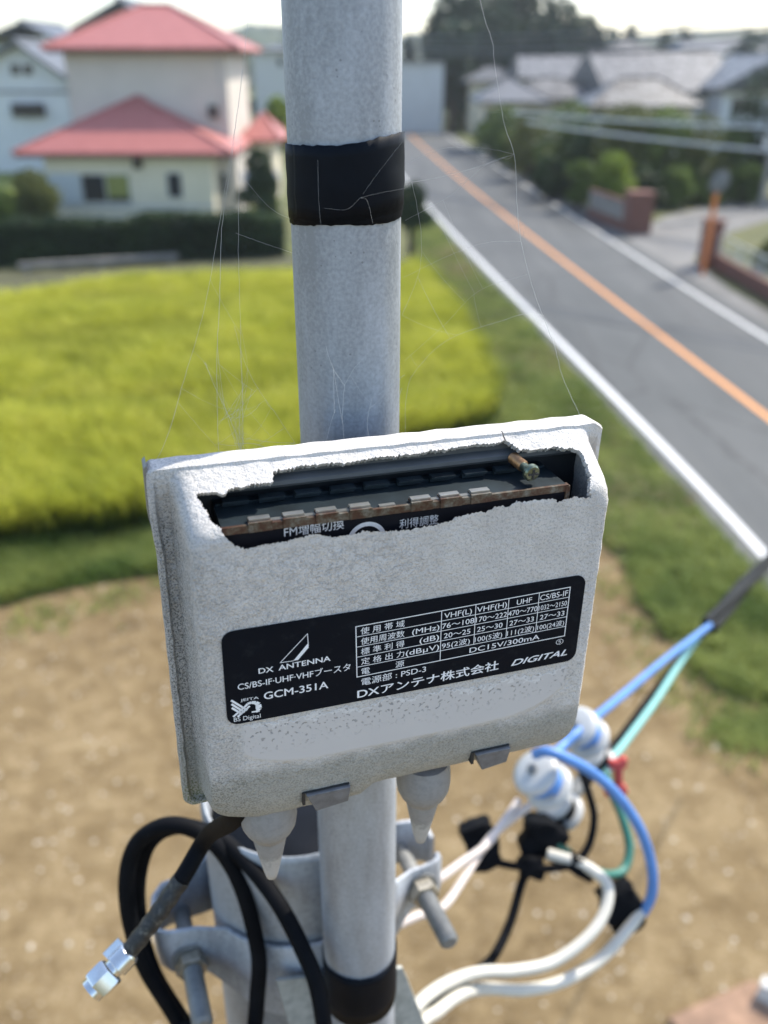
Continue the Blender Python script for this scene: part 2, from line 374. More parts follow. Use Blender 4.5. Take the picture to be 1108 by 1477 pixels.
for (p, q_) in (((100, 778), (185, 830)), ((102, 800), (170, 842)), ((104, 822), (155, 853)), ((112, 868), (185, 805)), ((138, 868), (200, 812))):
    line(eb, loc(*R5(*p)), loc(*R5(*q_)), .62, DT)
arc = [R5(175, 812), R5(192, 795), R5(215, 787), R5(240, 788), R5(256, 800), R5(258, 820), R5(246, 846)]
aw_ = [.5, .7, .9, 1.1, 1.5, 1.7, .3]
pp = [Vector(loc(*p)) for p in arc]
for i in range(len(pp)-1):
    t = (pp[i+1]-pp[i]).normalized(); s_ = Vector((-t.y, t.x))
    eb.add([(*(pp[i]-s_*aw_[i]/2), DT+.01), (*(pp[i+1]-s_*aw_[i+1]/2), DT+.01), (*(pp[i+1]+s_*aw_[i+1]/2), DT+.01), (*(pp[i]+s_*aw_[i]/2), DT+.01)], [[0, 1, 2, 3]])
line(eb, loc(*R5(222, 843)), loc(*R5(258, 838)), .5, DT+.005)
eb.build('hatched_arc_emblem', M['ink'], plate)

# --- broken cover shell: rings of rounded rectangles, solid wall, a torn opening cut through the top front edge
RINGS = [(-27, -62.8, 67.2, 54.0, -59.0, 3), (-20.2, -62.9, 67.3, 54.3, -58.7, 3), (-19.4, -62.4, 66.8, 54.0, -58.3, 3), (-19.4, -61.3, 65.7, 53.75, -57.4, 3.2), (-21.3, -60.6, 65.0, 53.5, -56.8, 3.4, -19.3), (-21.3, -58.3, 62.6, 53.2, -55.9, 4, -19.2),
         (-17.5, -57.3, 61.7, 52.2, -55.2, 4.5), (-5.0, -56.3, 60.6, 46.2, -51.0, 5), (-2.6, -56.1, 60.4, 44.9, -47.4, 5.3), (-1.2, -55.8, 60.0, 43.8, -42.6, 5.6), (-.3, -55.0, 59.2, 42.6, -37.0, 6), (0, -53.8, 58.0, 41.3, -33.0, 7)]
def ring(Lx, Rx, Tx, Bx, r, d, dt=None):
    pts = []
    for cx, cy, a0, ex in ((Rx-r, Tx-r, 0, 0), (Lx+r, Tx-r, 90, 0), (Lx+r, Bx+r, 180, 0), (Rx-r, Bx+r, 270, 0)):
        pts += [(cx+r*math.cos(math.radians(a0+15*i)), cy+r*math.sin(math.radians(a0+15*i))) for i in range(7)]
        nx = {0: (Lx+r, Tx), 90: (Lx, Bx+r), 180: (Rx-r, Bx), 270: (Rx, Tx-r)}[a0]; x, y = pts[-1]
        pts += [(x+(nx[0]-x)*k/24, y+(nx[1]-y)*k/24) for k in range(1, 24)]
    out = []
    for x, y in pts:
        if y < -40 and d > -18:          # the lower lip hangs lower on the left half
            s1 = min(1, max(0, (-6-x)/5)); s2 = min(1, max(0, (x+54)/10)); y -= 3.6*s1*s1*(3-2*s1)*s2*min(1, (-40-y)/8)
        if x < -60 and y > 30: x -= .8*min(1, (y-30)/8)
        dd = d if dt is None else d+(dt-d)*min(1, max(0, (y-44)/6))
        out.append((x+.12*math.sin(y*.9)+.08*math.sin(y*2.3+1), y+.12*math.sin(x*.7+2)+.08*math.sin(x*1.9), dd))
    return out
sh = BB(); W_ = 1.35; rings = [ring(q[1], q[2], q[3], q[4], q[5], q[0], q[6] if len(q) > 6 else None) for q in RINGS]
inner = [ring(q[1]+W_, q[2]-W_, q[3]-W_, q[4]+W_, max(1, q[5]-W_*.6), q[0] if i == 0 else -24+.05*i if q[0] < -18 else q[0]-W_) for i, q in enumerate(RINGS)]
N_ = len(rings[0]); seq = inner[::-1] + rings; vs = [p for rg in seq for p in rg]
fs = [[i*N_+k, i*N_+(k+1) % N_, (i+1)*N_+(k+1) % N_, (i+1)*N_+k] for i in range(len(seq)-1) for k in range(N_)]
fs += [[k for k in range(N_)][::-1], [(len(seq)-1)*N_+k for k in range(N_)]]
sh.add(vs, fs)
hole = [(283,712),(294,710),(307,710),(317,712),(323,714),(330,707),(336,705),(340,702),(352,703),(362,699),(378,697),(393,696),(394,680),(408,678),(424,674),(440,671),(468,669),(492,667),(496,669),(512,665),(540,660),(560,658),(572,657),(598,655),(621,650),(645,648),(663,644),(690,640),(715,640),(727.5,636),(725,630),(721,622.5),(722.6,622.2),(727,629.5),(730.5,636),(735,638),(741,642),(751,648),(771,649),(782,646),(790,647),(800,644),(813,647),(826,646),(836,650),(843,660),(848,671),(852,684),(853,700),(853,715),
        (852,717),(843,718),(832,716),(822,719),(813,722),(805,726),(801,721),(797,719),(780,721),(767,722),(752,724),(741,725),(735,730),(732,731),(723,730),(715,731),(708,735),(702,739),(694,738),(686,739),(672,743),(657,746),(651,751),(647,752),(635,755),(624,757),(606,761),(589,764),(565,766),(541,767),(525,766),(514,770),(502,772),(489,774),(476,775),(466,772),(457,770),(444,772),(428,777),(408,782),(395,784),(382,785),(366,789),(353,792),(344,788),(338,787),(333,782),(327,777),(323,771),(320,766),(317,761),(312,756),(306,753),(301,748),(299,741),(297,736),(292,729),(289,723),(285,718)]
hp = []; hr = random.Random(3)
for i in range(len(hole)):
    p, q = Vector(hole[i]), Vector(hole[(i+1) % len(hole)]); m = max(1, int((q-p).length/1.6)); nn = Vector((-(q-p).y, (q-p).x)).normalized()
    crk = 719 < p.x < 732 and p.y < 637
    if crk: m = 1
    for k in range(m): hp.append(p.lerp(q, k/m)+nn*(0 if crk else hr.gauss(0, .95)))
TOPN = Vector((0, 12.5, 6.0)).normalized()      # normal of the sloping top wall in box axes (mm): through (b 46.2, d -5) and (b 52.2, d -17.5)
def on_shell(px, py):
    a, b = loc(px, py, 0.0)
    if b <= 41.5: return Vector((a, b, 0))
    Bi = BOXM.inverted(); o_ = (Bi @ CAMP)*1000; r_ = (Bi.to_3x3() @ ray(px, py))*1000
    t = (Vector((0, 46.2, -5.0))-o_).dot(TOPN)/r_.dot(TOPN); q = o_+r_*t
    if q.z > 0: return Vector((a, b, 0))
    return q
cut = BB(); wdir = Vector((0, 1, 1)).normalized(); hs = [on_shell(*p) for p in hp]; hn = len(hs)
cut.add([p-wdir*5.5 for p in hs]+[p+wdir*14 for p in hs], [[i, (i+1) % hn, hn+(i+1) % hn, hn+i] for i in range(hn)]+[list(range(hn))[::-1], [hn+i for i in range(hn)]])
def solid(mb):
    me = bpy.data.meshes.new('tmp'); me.from_pydata([tuple(p/1000) for p in mb.v], [], mb.f); bm = bmesh.new(); bm.from_mesh(me)
    bmesh.ops.recalc_face_normals(bm, faces=bm.faces); bm.to_mesh(me); bm.free(); o = bpy.data.objects.new('tmp', me); COL.objects.link(o); return o
A, B = solid(sh), solid(cut)
md = A.modifiers.new('cut', 'BOOLEAN'); md.object = B; md.operation = 'DIFFERENCE'; md.solver = 'EXACT'
bpy.context.view_layer.update(); dg = bpy.context.evaluated_depsgraph_get()
cme = bpy.data.meshes.new_from_object(A.evaluated_get(dg)); bpy.data.objects.remove(A); bpy.data.objects.remove(B)
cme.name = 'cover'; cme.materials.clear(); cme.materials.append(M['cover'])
cme.polygons.foreach_set('use_smooth', [True]*len(cme.polygons)); cme.set_sharp_from_angle(angle=math.radians(32))
cover = bpy.data.objects.new('cover', cme); COL.objects.link(cover); in_box(cover); cover['label'] = 'chalky weathered grey cover torn open along its top edge'

# --- latches on the lower lip
for a0, a1, b0, db in ((-29.2, -15.4, -45.6, 0), (24.6, 36.8, -44.0, 0)):
    k = BB(); d0 = -.6; b1 = b0-8.2
    k.add([(a0, b0, d0-2.5), (a1, b0, d0-2.5), (a1, b0-.4, d0+.6), (a0+.4, b0-.4, d0+.6), (a0+3.4, b1, d0-.6), (a1-.4, b1+1.2, d0-.6), (a0+3.4, b1, d0-5), (a1-.4, b1+1.2, d0-5), (a0+.2, b0-1.5, d0-5), (a1, b0-1.5, d0-5)],
          [[0, 1, 2, 3], [3, 2, 5, 4], [4, 5, 7, 6], [6, 7, 9, 8], [8, 9, 1, 0], [0, 3, 4, 6, 8], [1, 9, 7, 5, 2]])
    lt = k.build('latch', M['clip']); md = lt.modifiers.new('rounding', 'BEVEL'); md.width = .0003; md.segments = 2
    s = BB(); s.bar(a0-.3, a1-.2, b0+.02, b0+.22, d0-3, d0-.25); s.bar(a0-.75, a0+.1, b0-4.5, b0+.03, d0-4.5, d0-.35); s.build('latch_slot', M['dark_plastic'])
pe = BB(); pe.add([(-63.1, 55.0, -20.4), (-63.9, 54.2, -20.6), (-64.0, 40, -21), (-62.9, 34, -20.8), (-63.1, 55.0, -27), (-63.9, 54.2, -27), (-64.0, 40, -27), (-62.9, 34, -27)], [[0, 1, 2, 3], [7, 6, 5, 4], [0, 4, 5, 1], [1, 5, 6, 2], [2, 6, 7, 3], [3, 7, 4, 0]])
pe.build('curled_edge', M['galv_bolt'])
# --- rubber boots under the box
for a0, da in ((-38.2, 0), (13.2, 0)):
    k = BB(); ax = Vector((0, -1, 0)); kk = [(0, 8.0), (4, 8.7), (8.5, 8.9), (11.5, 8.5), (13.8, 7.5), (15.6, 6.3), (16.6, 5.5), (17.2, 5.35), (18.2, 5.3), (22, 4.6), (28, 3.4), (33, 2.4), (35.6, 1.7), (36.6, .5)]
    k.lathe((a0, -54.3, -13.5), ax, kk, 32); k.build('cable_boot', M['boot'], angle=60)
# --- the base behind the cover and what shows through the tear
bk = BB(); bk.bar(-58, 62.5, -54, 50.0, -29.5, -22.5); bk.bar(-30, 34, -50, 44, -46.5, -29.5); bk.build('base', M['dark_plastic'])
rl = BB(); prof = [(-22.4, 45.6), (-19.4, 45.6), (-18.0, 46.0), (-17.5, 46.8), (-17.7, 47.8), (-18.6, 48.6), (-20.0, 49.0), (-20.2, 51.2), (-22.4, 51.4)]
m_ = len(prof); rl.add([(-52, b, d) for d, b in prof]+[(58.5, b, d) for d, b in prof], [[i, (i+1) % m_, m_+(i+1) % m_, m_+i] for i in range(m_)]+[list(range(m_))[::-1], [m_+i for i in range(m_)]])
rl.build('sealing_rail', M['rail'])
ch = BB(); ch.bar(-47.5, 48.5, -44, 42.7, -22.3, -5.3)
chas = ch.build('shield_case', M['slate'])
pn = BB(); pn.bar(-47.3, 48.3, -44, 40.9, -5.2, -4.6); panel = pn.build('printed_panel', M['panel'], chas)
st = BB(); st.bar(-47.8, 48.8, 40.9, 42.9, -5.25, -4.3); st.bar(47.9, 49.2, 36, 42.6, -6.5, -4.2)
for px in (374, 424, 471, 520, 608, 650, 694):
    a, b = loc(px, 740-(px-374)*.137, -5.0); st.bar(a-3.0, a+3.0, 41.0, 43.6, -4.6, -3.9); st.bar(a-2.8, a+2.8, 42.8, 43.5, -7.2, -4.6)
st.build('rusty_lid_rim', M['rust'], chas)
tp = BB()
for px in (374, 424, 471, 520, 608, 650, 694):
    a, b = loc(px, 740-(px-374)*.137, -5.0); tp.bar(a-2.7, a+2.7, 43.52, 44.1, -6.9, -4.9)
for px in (398, 447, 495, 560, 632, 675): a, b = loc(px, 740-(px-374)*.137, -5.0); tp.bar(a-2.2, a+2.2, 42.75, 43.15, -6.6, -5.3)
tp.build('bare_tab', M['bright'], chas)
bt = BB()
for i in range(9): a = -42+i*9.6; bt.bar(a-3.4, a+3.4, 42.8, 44.9, -17.6, -16.6); bt.bar(a-3.4, a+3.4, 44.4, 44.9, -16.6, -14.8)
bt.bar(-47, 48, 42.7, 43.3, -19, -17.8); bt.build('lid_tab_row', M['slate'], chas)
it = BB()
put_text(it, 'FM増幅切換', (410, 774), (496, 761), 2.5, -4.5, .004, 0, 1, -4.6)
put_text(it, '利得調整', (576, 762), (632, 754), 2.3, -4.5, .0, 0, 1, -4.6)
def ringmark(px, py, r0, r1):
    a, b = loc(px, py, -4.6); k = 40
    it.add([(a+r*math.cos(2*math.pi*i/k), b+r*math.sin(2*math.pi*i/k), -4.5) for i in range(k) for r in (r0, r1)], [[2*i, 2*i+1, (2*i+3) % (2*k), (2*i+2) % (2*k)] for i in range(k)])
it.build('panel_lettering', M['ink_dim'], chas); it = BB(); ringmark(529, 779, 4.2, 5.4); it.build('dial_ring', M['ink_dim'], chas); it = BB()
a, b = loc(745, 723, -4.6); it.add([(a-1.6, b-2.2, -4.5), (a+1.6, b-2.2, -4.5), (a, b+.4, -4.5)], [[0, 1, 2]])
it.build('arrow_mark', M['ink_dim'], chas)
# --- loose screw
M['screw'] = simple('tarnished_screw', (.17, .20, .145), .3, .85, .4, 500); M['copper'] = simple('coppery_thread', (.36, .20, .10), .4, .8, .3, 500)
sc_ = BB(); s0 = Vector((38.6, 46.3, -6.6)); ax = Vector((-.10, .06, -1)).normalized()
sc_.lathe(s0, ax, [(0, .9), (.15, 2.0), (.7, 2.45), (1.6, 2.5), (1.9, 2.1), (1.95, 1.35), (6, 1.35)], 24)
sc_.build('loose_screw', M['screw'])
th_ = BB(); th_.lathe(s0+ax*5.2, ax, [(h_+i*.75, r_) for i in range(8) for h_, r_ in ((0, 1.38), (.35, 1.75), (.7, 1.38))], 18); th_.build('screw_thread', M['copper'])
sl_ = BB(); f0 = s0-ax*.12; sl_.box(f0, Vector((1.5, 0, 0)), Vector((0, .28, 0)), ax*.12); sl_.box(f0+Vector((0, 0, .01)), Vector((.28, 0, 0)), Vector((0, 1.5, 0)), ax*.12)
sl_.build('screw_slot', M['dark_plastic'])

# ------------------------------------------------------------------ mast with tape
AX, AYp, RP = -.0110, .2690, .0159
mast = empty('antenna_mast', (AX, AYp, 0), 'mottled grey galvanised steel mast pipe with two bands of black tape', 'mast')
k = MB(); k.lathe((AX, AYp, 6.25), (0, 0, 1), [(0, RP), (1.6, RP)], 64); k.build('pipe', M['galv'], mast, 60)
def tape_band(px, ytop, ybot, seed, tilt):
    k = MB(); rr = random.Random(seed); z1 = AY(px, ytop, AYp-RP).z; z0 = AY(px, ybot, AYp-RP).z; nseg = 96; lay = 3
    for j in range(lay):
        r0 = RP+.00022+.00024*j; a_s, a_e = (0, 1) if j < 2 else (.185, .64)
        lo = z0+(z1-z0)*(.0, .06, .10)[j]; hi = z1-(z1-z0)*(.05, .02, .0)[j]; rows = 6; vs = []
        m = int(nseg*(a_e-a_s)); ph = rr.uniform(0, 6)
        for i in range(m+1):
            th = 2*math.pi*(a_s+(a_e-a_s)*i/m)+2.6+rr.gauss(0, .002)
            for q in range(rows+1):
                z = lo+(hi-lo)*q/rows+tilt*math.cos(th)*(.6+.4*j)+.0004*math.sin(th*3+ph)+(rr.gauss(0, .00012) if q in (0, rows) else 0)
                rad = r0+.00010*math.sin(th*7+q*1.4+ph)*(0 < q < rows)+(.00022 if q == 2 else 0)
                vs.append((AX+rad*math.cos(th), AYp+rad*math.sin(th), z))
        k.add(vs, [[i*(rows+1)+q, (i+1)*(rows+1)+q, (i+1)*(rows+1)+q+1, i*(rows+1)+q+1] for i in range(m) for q in range(rows)])
    o = k.build('black_tape', M['tape'], mast, 50); md = o.modifiers.new('thickness', 'SOLIDIFY'); md.thickness = .0003; md.offset = 0
    return o
tape_band(505, 206, 326, 1, .0011)
tape_band(518, 1412, 1480, 2, .0006)

# ------------------------------------------------------------------ service pole, clamp, bolts (metres, frame turned like the box)
WV = Vector((0, 0, 1)); UH = Vector((u.x, u.y, 0)).normalized(); NH = Vector((n.x, n.y, 0)).normalized()
SP = Vector((AX, AYp, 0)) - NH*.062 - UH*.013  # axis of the thicker service pole behind the mast
zr = H-.3093                                   # height of the pole's open rim
def S(a, d, z): return SP + UH*a + NH*d + WV*z
M['arm'] = simple('lichen_speckled_grey_steel', (.40, .41, .38), .75, .1, .25, 180, .0004)
sp = empty('service_pole', S(0, 0, 0), 'thick galvanised service pole behind the mast, its open top dark inside', 'service pole')
RO = .0450
k = MB(); m_ = 56; prof = [(-zr, RO), (-.0035, RO), (-.0012, RO-.0004), (0, RO-.0016), (-.0012, RO-.0032), (-.004, RO-.0036), (-.06, RO-.0036)]
x_, y_ = UH, NH
vs = [S(0, 0, zr+h)+(x_*math.cos(2*math.pi*q/m_)+y_*math.sin(2*math.pi*q/m_))*r for h, r in prof for q in range(m_)]
k.add(vs, [[i*m_+q, i*m_+(q+1) % m_, (i+1)*m_+(q+1) % m_, (i+1)*m_+q] for i in range(len(prof)-1) for q in range(m_)])
k.build('shaft', galv('service_pole_steel', .32, .45, (.95, 1.0, 1.05), .35), sp, 60)
k = MB(); k.lathe(S(0, 0, zr-.05), WV, [(0, RO-.004), (.034, RO-.004), (.037, RO-.006), (.038, .02), (.038, .001)], 48); k.build('inner_plug', M['tape'], sp, 60)
cl = empty('pole_clamp', S(0, 0, zr-.075), 'galvanised two-part pole clamp with bent ears and long threaded bolts behind the mast', 'clamp')
def strip_mesh(path, th, e=.0012):        # a bent strip: path is a list of (a, d, z0, z1)
    m = len(path); k = MB(); P2 = [Vector(p[:2]) for p in path]; vs = []
    for i in range(m):
        t = (P2[min(i+1, m-1)]-P2[max(i-1, 0)]).normalized(); pa = P2[i]; pb = pa+Vector((-t.y, t.x))*th; mid = (pa+pb)/2; z0, z1 = path[i][2:]
        vs += [S(pa.x, pa.y, z0+e), S(pa.x, pa.y, z1-e), S(*(pa.lerp(mid, .5)), z1), S(*(pb.lerp(mid, .5)), z1), S(pb.x, pb.y, z1-e), S(pb.x, pb.y, z0+e)]
    k.add(vs, [[i*6+q, i*6+(q+1) % 6, (i+1)*6+(q+1) % 6, (i+1)*6+q] for i in range(m-1) for q in range(6)]+[list(range(6))[::-1], [(m-1)*6+q for q in range(6)]])
    return k
zb, zt_ = H-.397, H-.369
R_C = RO+.0008
front = [(-.0715, .0035, zb+.005, zt_-.005), (-.0705, .0085, zb+.002, zt_-.002), (-.067, .0118, zb, zt_), (-.060, .0130, zb, zt_), (-.054, .0135, zb, zt_), (-.0485, .0165, zb-.003, zt_+.001)]
front += [(-R_C*math.cos(math.radians(x)), R_C*math.sin(math.radians(x)), zb-.010*math.sin(math.radians(x))-.004, zt_+.006*math.sin(math.radians(x))+.002) for x in range(30, 151, 6)]
front += [(-p[0], *p[1:]) for p in front[:6]][::-1]
strip_mesh(front, .0032).build('clamp_half', M['galv_clamp'], cl, 50)
back_ = [(a, -d, z0+.001, z1+.003) for a, d, z0, z1 in front]
strip_mesh(back_[::-1], .0032).build('clamp_half', M['galv_clamp'], cl, 50)
M['nut'] = simple('yellowed_zinc_nut', (.42, .38, .30), .4, .7, .3, 300)
for sgn in (-1, 1):
    nutp = S(sgn*.0592, .0165, (zb+zt_)/2-.001+.003*sgn)
    ax = (NH*1.0+UH*.03+WV*(.08 if sgn < 0 else .10)).normalized()
    k = MB(); k.lathe(nutp, ax, [(0, .0088), (.0014, .0088)], 24); k.build('washer', M['galv_bolt'], cl)
    k = MB(); k.prism(nutp+ax*.0016, ax, .0078, .0068); k.build('nut', M['nut'], cl, 30)
    k = MB(); prof = []
    for i in range(24): prof += [(i*.00125, .0041), (i*.00125+.0006, .0048)]
    k.lathe(nutp-ax*.045, ax, [(0, .0042), (.053, .0042)]+[(.053+h, r) for h, r in prof]+[(.0838, .003)], 18); k.build('bolt', M['galv_bolt'], cl, 30)
# slanting plate that stands the mast off the pole
ap = MB(); zt = zb-.012
def slab(p4, th): 
    q4 = [p-NH*th for p in p4]; ap.add(p4+q4, [[0, 1, 2, 3], [7, 6, 5, 4], [0, 4, 5, 1], [1, 5, 6, 2], [2, 6, 7, 3], [3, 7, 4, 0]])
slab([S(-.0235, .0530, H-.371), S(.037, .0530, H-.388), S(.117, .0530, H-.70), S(.016, .0530, H-.70)], .0018)
slab([S(-.0185, .0511, H-.415), S(-.0155, .0511, H-.415), S(.019, .0511, H-.70), S(.016, .0511, H-.70)], .014)
slab([S(.041, .0511, H-.415), S(.044, .0511, H-.415), S(.117, .0511, H-.70), S(.114, .0511, H-.70)], .014)
ap.build('stand_off_plate', M['arm'], cl)

# ------------------------------------------------------------------ cables
def cable(name, pts, r, mat, label, cat, group=None, nn=10, parent=None, seg=14, wob=0, keep=False):
    k = MB(); q = spline(pts, nn)
    if wob: q = wobble(q, wob, .35, len(pts))
    k.tube(q, r, seg); o = k.build(name, mat, parent, 60)
    if label: tag(o, label, cat, group)
    return o
BR = M['black_rubber']
cable('coaxial_cable', [S(-.046, .022, H-1.3), S(-.050, .026, H-.95)]+pxs([(318,1590,.44),(255,1470,.425),(205,1385,.415),(183,1295,.405),(194,1222,.40),(242,1190,.395),(300,1208,.395),(344,1268,.40),(372,1370,.405),(371,1440,.41),(364,1510,.413),(352,1590,.42)])+[S(-.040, .035, H-.95), S(-.040, .034, H-1.3)], .0037, BR,
      'black coaxial cable making the wider outer turn of the coil at lower left', 'cable', 'coiled black cables')
cable('coaxial_cable', [S(-.052, .008, H-1.3), S(-.053, .012, H-.98)]+pxs([(325,1600,.46),(281,1500,.44),(221,1400,.43),(199,1300,.42),(212,1222,.41),(254,1192,.405),(310,1205,.40),(352,1240,.395),(400,1300,.385),(438,1372,.378),(458,1425,.375),(470,1500,.375),(478,1590,.385)])+[S(-.020, .052, H-.85), S(-.020, .050, H-1.3)], .0036, BR,
      'black coaxial cable leaving the coil and running down under the mast tape', 'cable', 'coiled black cables')
def worn():
    t = MT('worn_cable_sheath', (.016, .017, .019), .5); nz = t.noise(420, 5, .7); nb = t.noise(60, 3)
    t.color(t.ramp(t.math('ADD', t.math('MULTIPLY', nz, .8), t.math('MULTIPLY', nb, .2)), [(.5, (.018, .019, .02)), (.58, (.05, .05, .045)), (.68, (.22, .21, .18))])); t.bump(nz, .5, .0006); return t.m
c0 = Vector(L(-47, -58, -13)); cend = P(182, 1378, .330)
lead = empty('antenna_lead', c0, 'short black cable hanging from the booster with a silver screw-on connector', 'cable')
q = spline([c0+Vector((.006, .004, .03)), c0, P(300, 1206, .329), P(262, 1268, .329), P(225, 1322, .329), cend], 10); half = len(q)*6//10
k = MB(); k.tube(q[:half+1], .0033, 18); k.build('sheath', BR, lead, 60)
k = MB(); qq = q[half:]; k.tube(qq, [.0034+.0002*math.sin(i*1.7) for i in range(len(qq))], 18); k.build('worn_sheath', worn(), lead, 60)
ax = (P(148, 1412, .326)-P(185, 1374, .330)).normalized(); M['chrome'] = simple('silver_connector', (.78, .78, .76), .22, .95, .06, 300)
k = MB(); k.lathe(cend-ax*.002, ax, [(0, .0039), (.001, .0046), (.0065, .0047), (.007, .0036), (.0085, .0036)], 28); k.build('crimp_ring', M['chrome'], lead, 30)
k = MB(); k.prism(cend+ax*.0068, ax, .0058, .0072); k.lathe(cend+ax*.014, ax, [(0, .0046), (.0022, .0046), (.0024, .0030)], 24); k.build('hex_nut', M['chrome'], lead, 30)
k = MB(); side = ax.cross(FW).normalized(); k.box(cend+side*-.0046+ax*.0015, ax*.0035, side*.0022, ax.cross(side)*.0014); k.build('crimp_ear', M['chrome'], lead)

M['white_pvc'] = simple('white_cable_sheath', (.62, .59, .51), .45, 0, .08, 60)
M['pink_pvc'] = simple('pale_pink_wire', (.60, .52, .47), .5, 0, .1, 60)
M['blue_pvc'] = simple('blue_wire_insulation', (.10, .25, .58), .42, 0, .12, 40)
M['cyan_pvc'] = simple('pale_green_wire_insulation', (.22, .50, .47), .42, 0, .12, 40)
M['green_pvc'] = simple('dark_green_wire_insulation', (.035, .17, .13), .45, 0, .15, 40)
M['porcelain'] = simple('white_porcelain', (.52, .52, .50), .3, 0, .04, 30)
Zc = .66
cable('white_cable', [P(790,1231,.655),P(827,1242,.65),P(856,1256,.645),P(877,1280,.64),P(871,1318,.63),P(845,1354,.62),P(797,1388,.61),P(742,1400,.60),P(697,1402,.59),P(661,1411,.58),P(625,1430,.56),P(598,1457,.54),P(575,1510,.52), S(.060, .005, H-.56), S(.052, .004, H-.72), S(.051, .004, H-1.3)], .0041, M['white_pvc'],
      'white cable in the shorter upper curve below the insulators, spliced to the green wire', 'cable', 'white supply cables')
cable('white_cable', [P(925,1314,.66),P(907,1339,.655),P(867,1383,.645),P(813,1415,.63),P(758,1428,.61),P(704,1426,.60),P(668,1433,.58),P(632,1458,.56),P(604,1490,.54), S(.066, .018, H-.58), S(.053, .016, H-.74), S(.051, .016, H-1.3)], .0042, M['white_pvc'],
      'white cable in the longer lower curve, spliced to the blue wire', 'cable', 'white supply cables')
cable('black_tail_cable', [P(765,1250,.66),P(752,1275,.655),P(738,1325,.645),P(718,1370,.63),P(700,1392,.615),P(660,1420,.60),P(625,1450,.585),P(590,1490,.565), S(.060, -.014, H-.60), S(.052, -.012, H-.75), S(.051, -.012, H-1.3)], .0034, BR, 'black cable dropping from the splice past the two white cables', 'cable')
cable('wire_loop', [P(838,1110,.67),P(848,1140,.665),P(857,1180,.66),P(848,1222,.655),P(825,1246,.65),P(790,1253,.65),P(755,1251,.655),P(715,1243,.66),P(690,1228,.665)], .0029, BR, 'thin black wire looping under the insulators to the left connector', 'wire')
for (pts, lab) in (([P(748,1155,.66),P(722,1192,.64),P(700,1220,.62),P(665,1245,.60),P(639,1264,.58),P(600,1290,.55),P(560,1318,.53), S(.047, -.012, H-.43), S(.046, -.016, H-.60), S(.047, -.012, H-1.2)], 'upper of two pale pink wires running from the insulators down behind the mast'),
                   ([P(782,1150,.66),P(740,1180,.65),P(704,1213,.63),P(672,1262,.60),P(639,1308,.57),P(600,1322,.55),P(556,1340,.53), S(.044, -.024, H-.45), S(.043, -.026, H-.62), S(.044, -.024, H-1.2)], 'lower of two pale pink wires running from the insulators down behind the mast')):
    cable('pink_wire', pts, .0029, M['pink_pvc'], lab, 'wire', 'pale pink wires')
# spools
M['black_band'] = BR
def insulator(px, py, z, dirp, sc, label, wire=None):
    c = P(px, py, z); a = (P(*dirp)-c).normalized()
    o = empty('insulator', c, label, 'insulator', 'white insulators of the cable drop')
    s = .001*sc; prof = [(-14.5, 3.5), (-14, 13), (-12.5, 17), (-9.5, 18), (-7.2, 16.5), (-6, 9.5), (5.5, 8.8), (7, 15.5), (8.5, 18.3), (12, 18.6), (14, 15.5), (15, 3.5)]
    k = MB(); k.lathe(c, a, [(h*s, r*s) for h, r in prof], 32); k.build('spool', M['porcelain'], o, 60)
    k = MB(); k.lathe(c, a, [(-17.5*s, 3.0*s), (-17*s, 3.8*s), (20*s, 3.6*s)], 16); k.build('spindle', M['galv_bolt'], o)
    if wire:
        x = a.cross(Vector((0, 0, 1))).normalized(); y = a.cross(x); k = MB()
        k.tube([c + a*(-4*s+9*s*th/720) + (x*math.cos(math.radians(th))+y*math.sin(math.radians(th)))*11.5*s for th in range(0, 721, 12)], 2.8*s, 12); k.build('wire_turn', wire, o, 60)
    return o
insulator(782, 1124, .64, (806, 1148, .654), .98, 'white spool insulator nearest the booster, blue wire wound round its waist', M['blue_pvc'])
insulator(840, 1056, .70, (862, 1078, .716), .95, 'upper white spool insulator half behind the booster, blue wire around it', M['blue_pvc'])
insulator(856, 1094, .74, (880, 1118, .755), .8, 'white spool insulator beside the red clip, at the end of the black wire', BR)
insulator(806, 1163, .685, (830, 1187, .70), .85, 'lowest white spool insulator, a black wire wound round its waist', BR)
ir = MB(); ir.tube([P(772, 1206, .70), P(812, 1168, .70), P(850, 1112, .735), P(872, 1068, .745)], .006, 10); tag(ir.build('insulator_rack', M['galv_bolt'], None), 'dark steel rod carrying the white spool insulators', 'rack')
# insulated drop from the street
def drop(t): return P(1020, 905, 1.02).lerp(P(1160, 752, 1.9), t)
k = MB(); q = [drop(i/40) for i in range(41)]; side = (q[-1]-q[0]).normalized(); sx_ = side.cross(Vector((0, 0, 1))).normalized(); sy_ = side.cross(sx_)
for j in range(3): k.tube([p+(sx_*math.cos(i*.14+j*2.09)+sy_*math.sin(i*.14+j*2.09))*.0058 for i, p in enumerate(q)], .0056, 10)
far_ = AY(1250, 640, 9.0); k.tube([q[-1], q[-1].lerp(far_, .5)+Vector((0, 0, -.05)), far_], .011, 10)
tag(k.build('service_drop_cable', simple('sun_faded_black_sheath', (.011, .012, .014), .55, 0, .3, 60, 0, .15), None, 60), 'thick black twisted service cable coming in from the street at right', 'cable')
cable('blue_wire', [P(1024,902,1.02),P(960,951,.90),P(900,1001,.79),P(862,1032,.73),P(838,1052,.69),P(812,1076,.675),P(796,1092,.66)], .0037, M['blue_pvc'], 'straight blue wire from the service cable down to the insulators', 'wire')
cable('blue_wire', [P(772,1088,.63),P(790,1084,.622),P(822,1096,.622),P(862,1120,.628),P(897,1155,.635),P(925,1200,.642),P(940,1250,.65),P(940,1290,.655),P(928,1316,.66)], .0038, M['blue_pvc'], 'curved blue wire arching down to the lower black connector', 'wire')
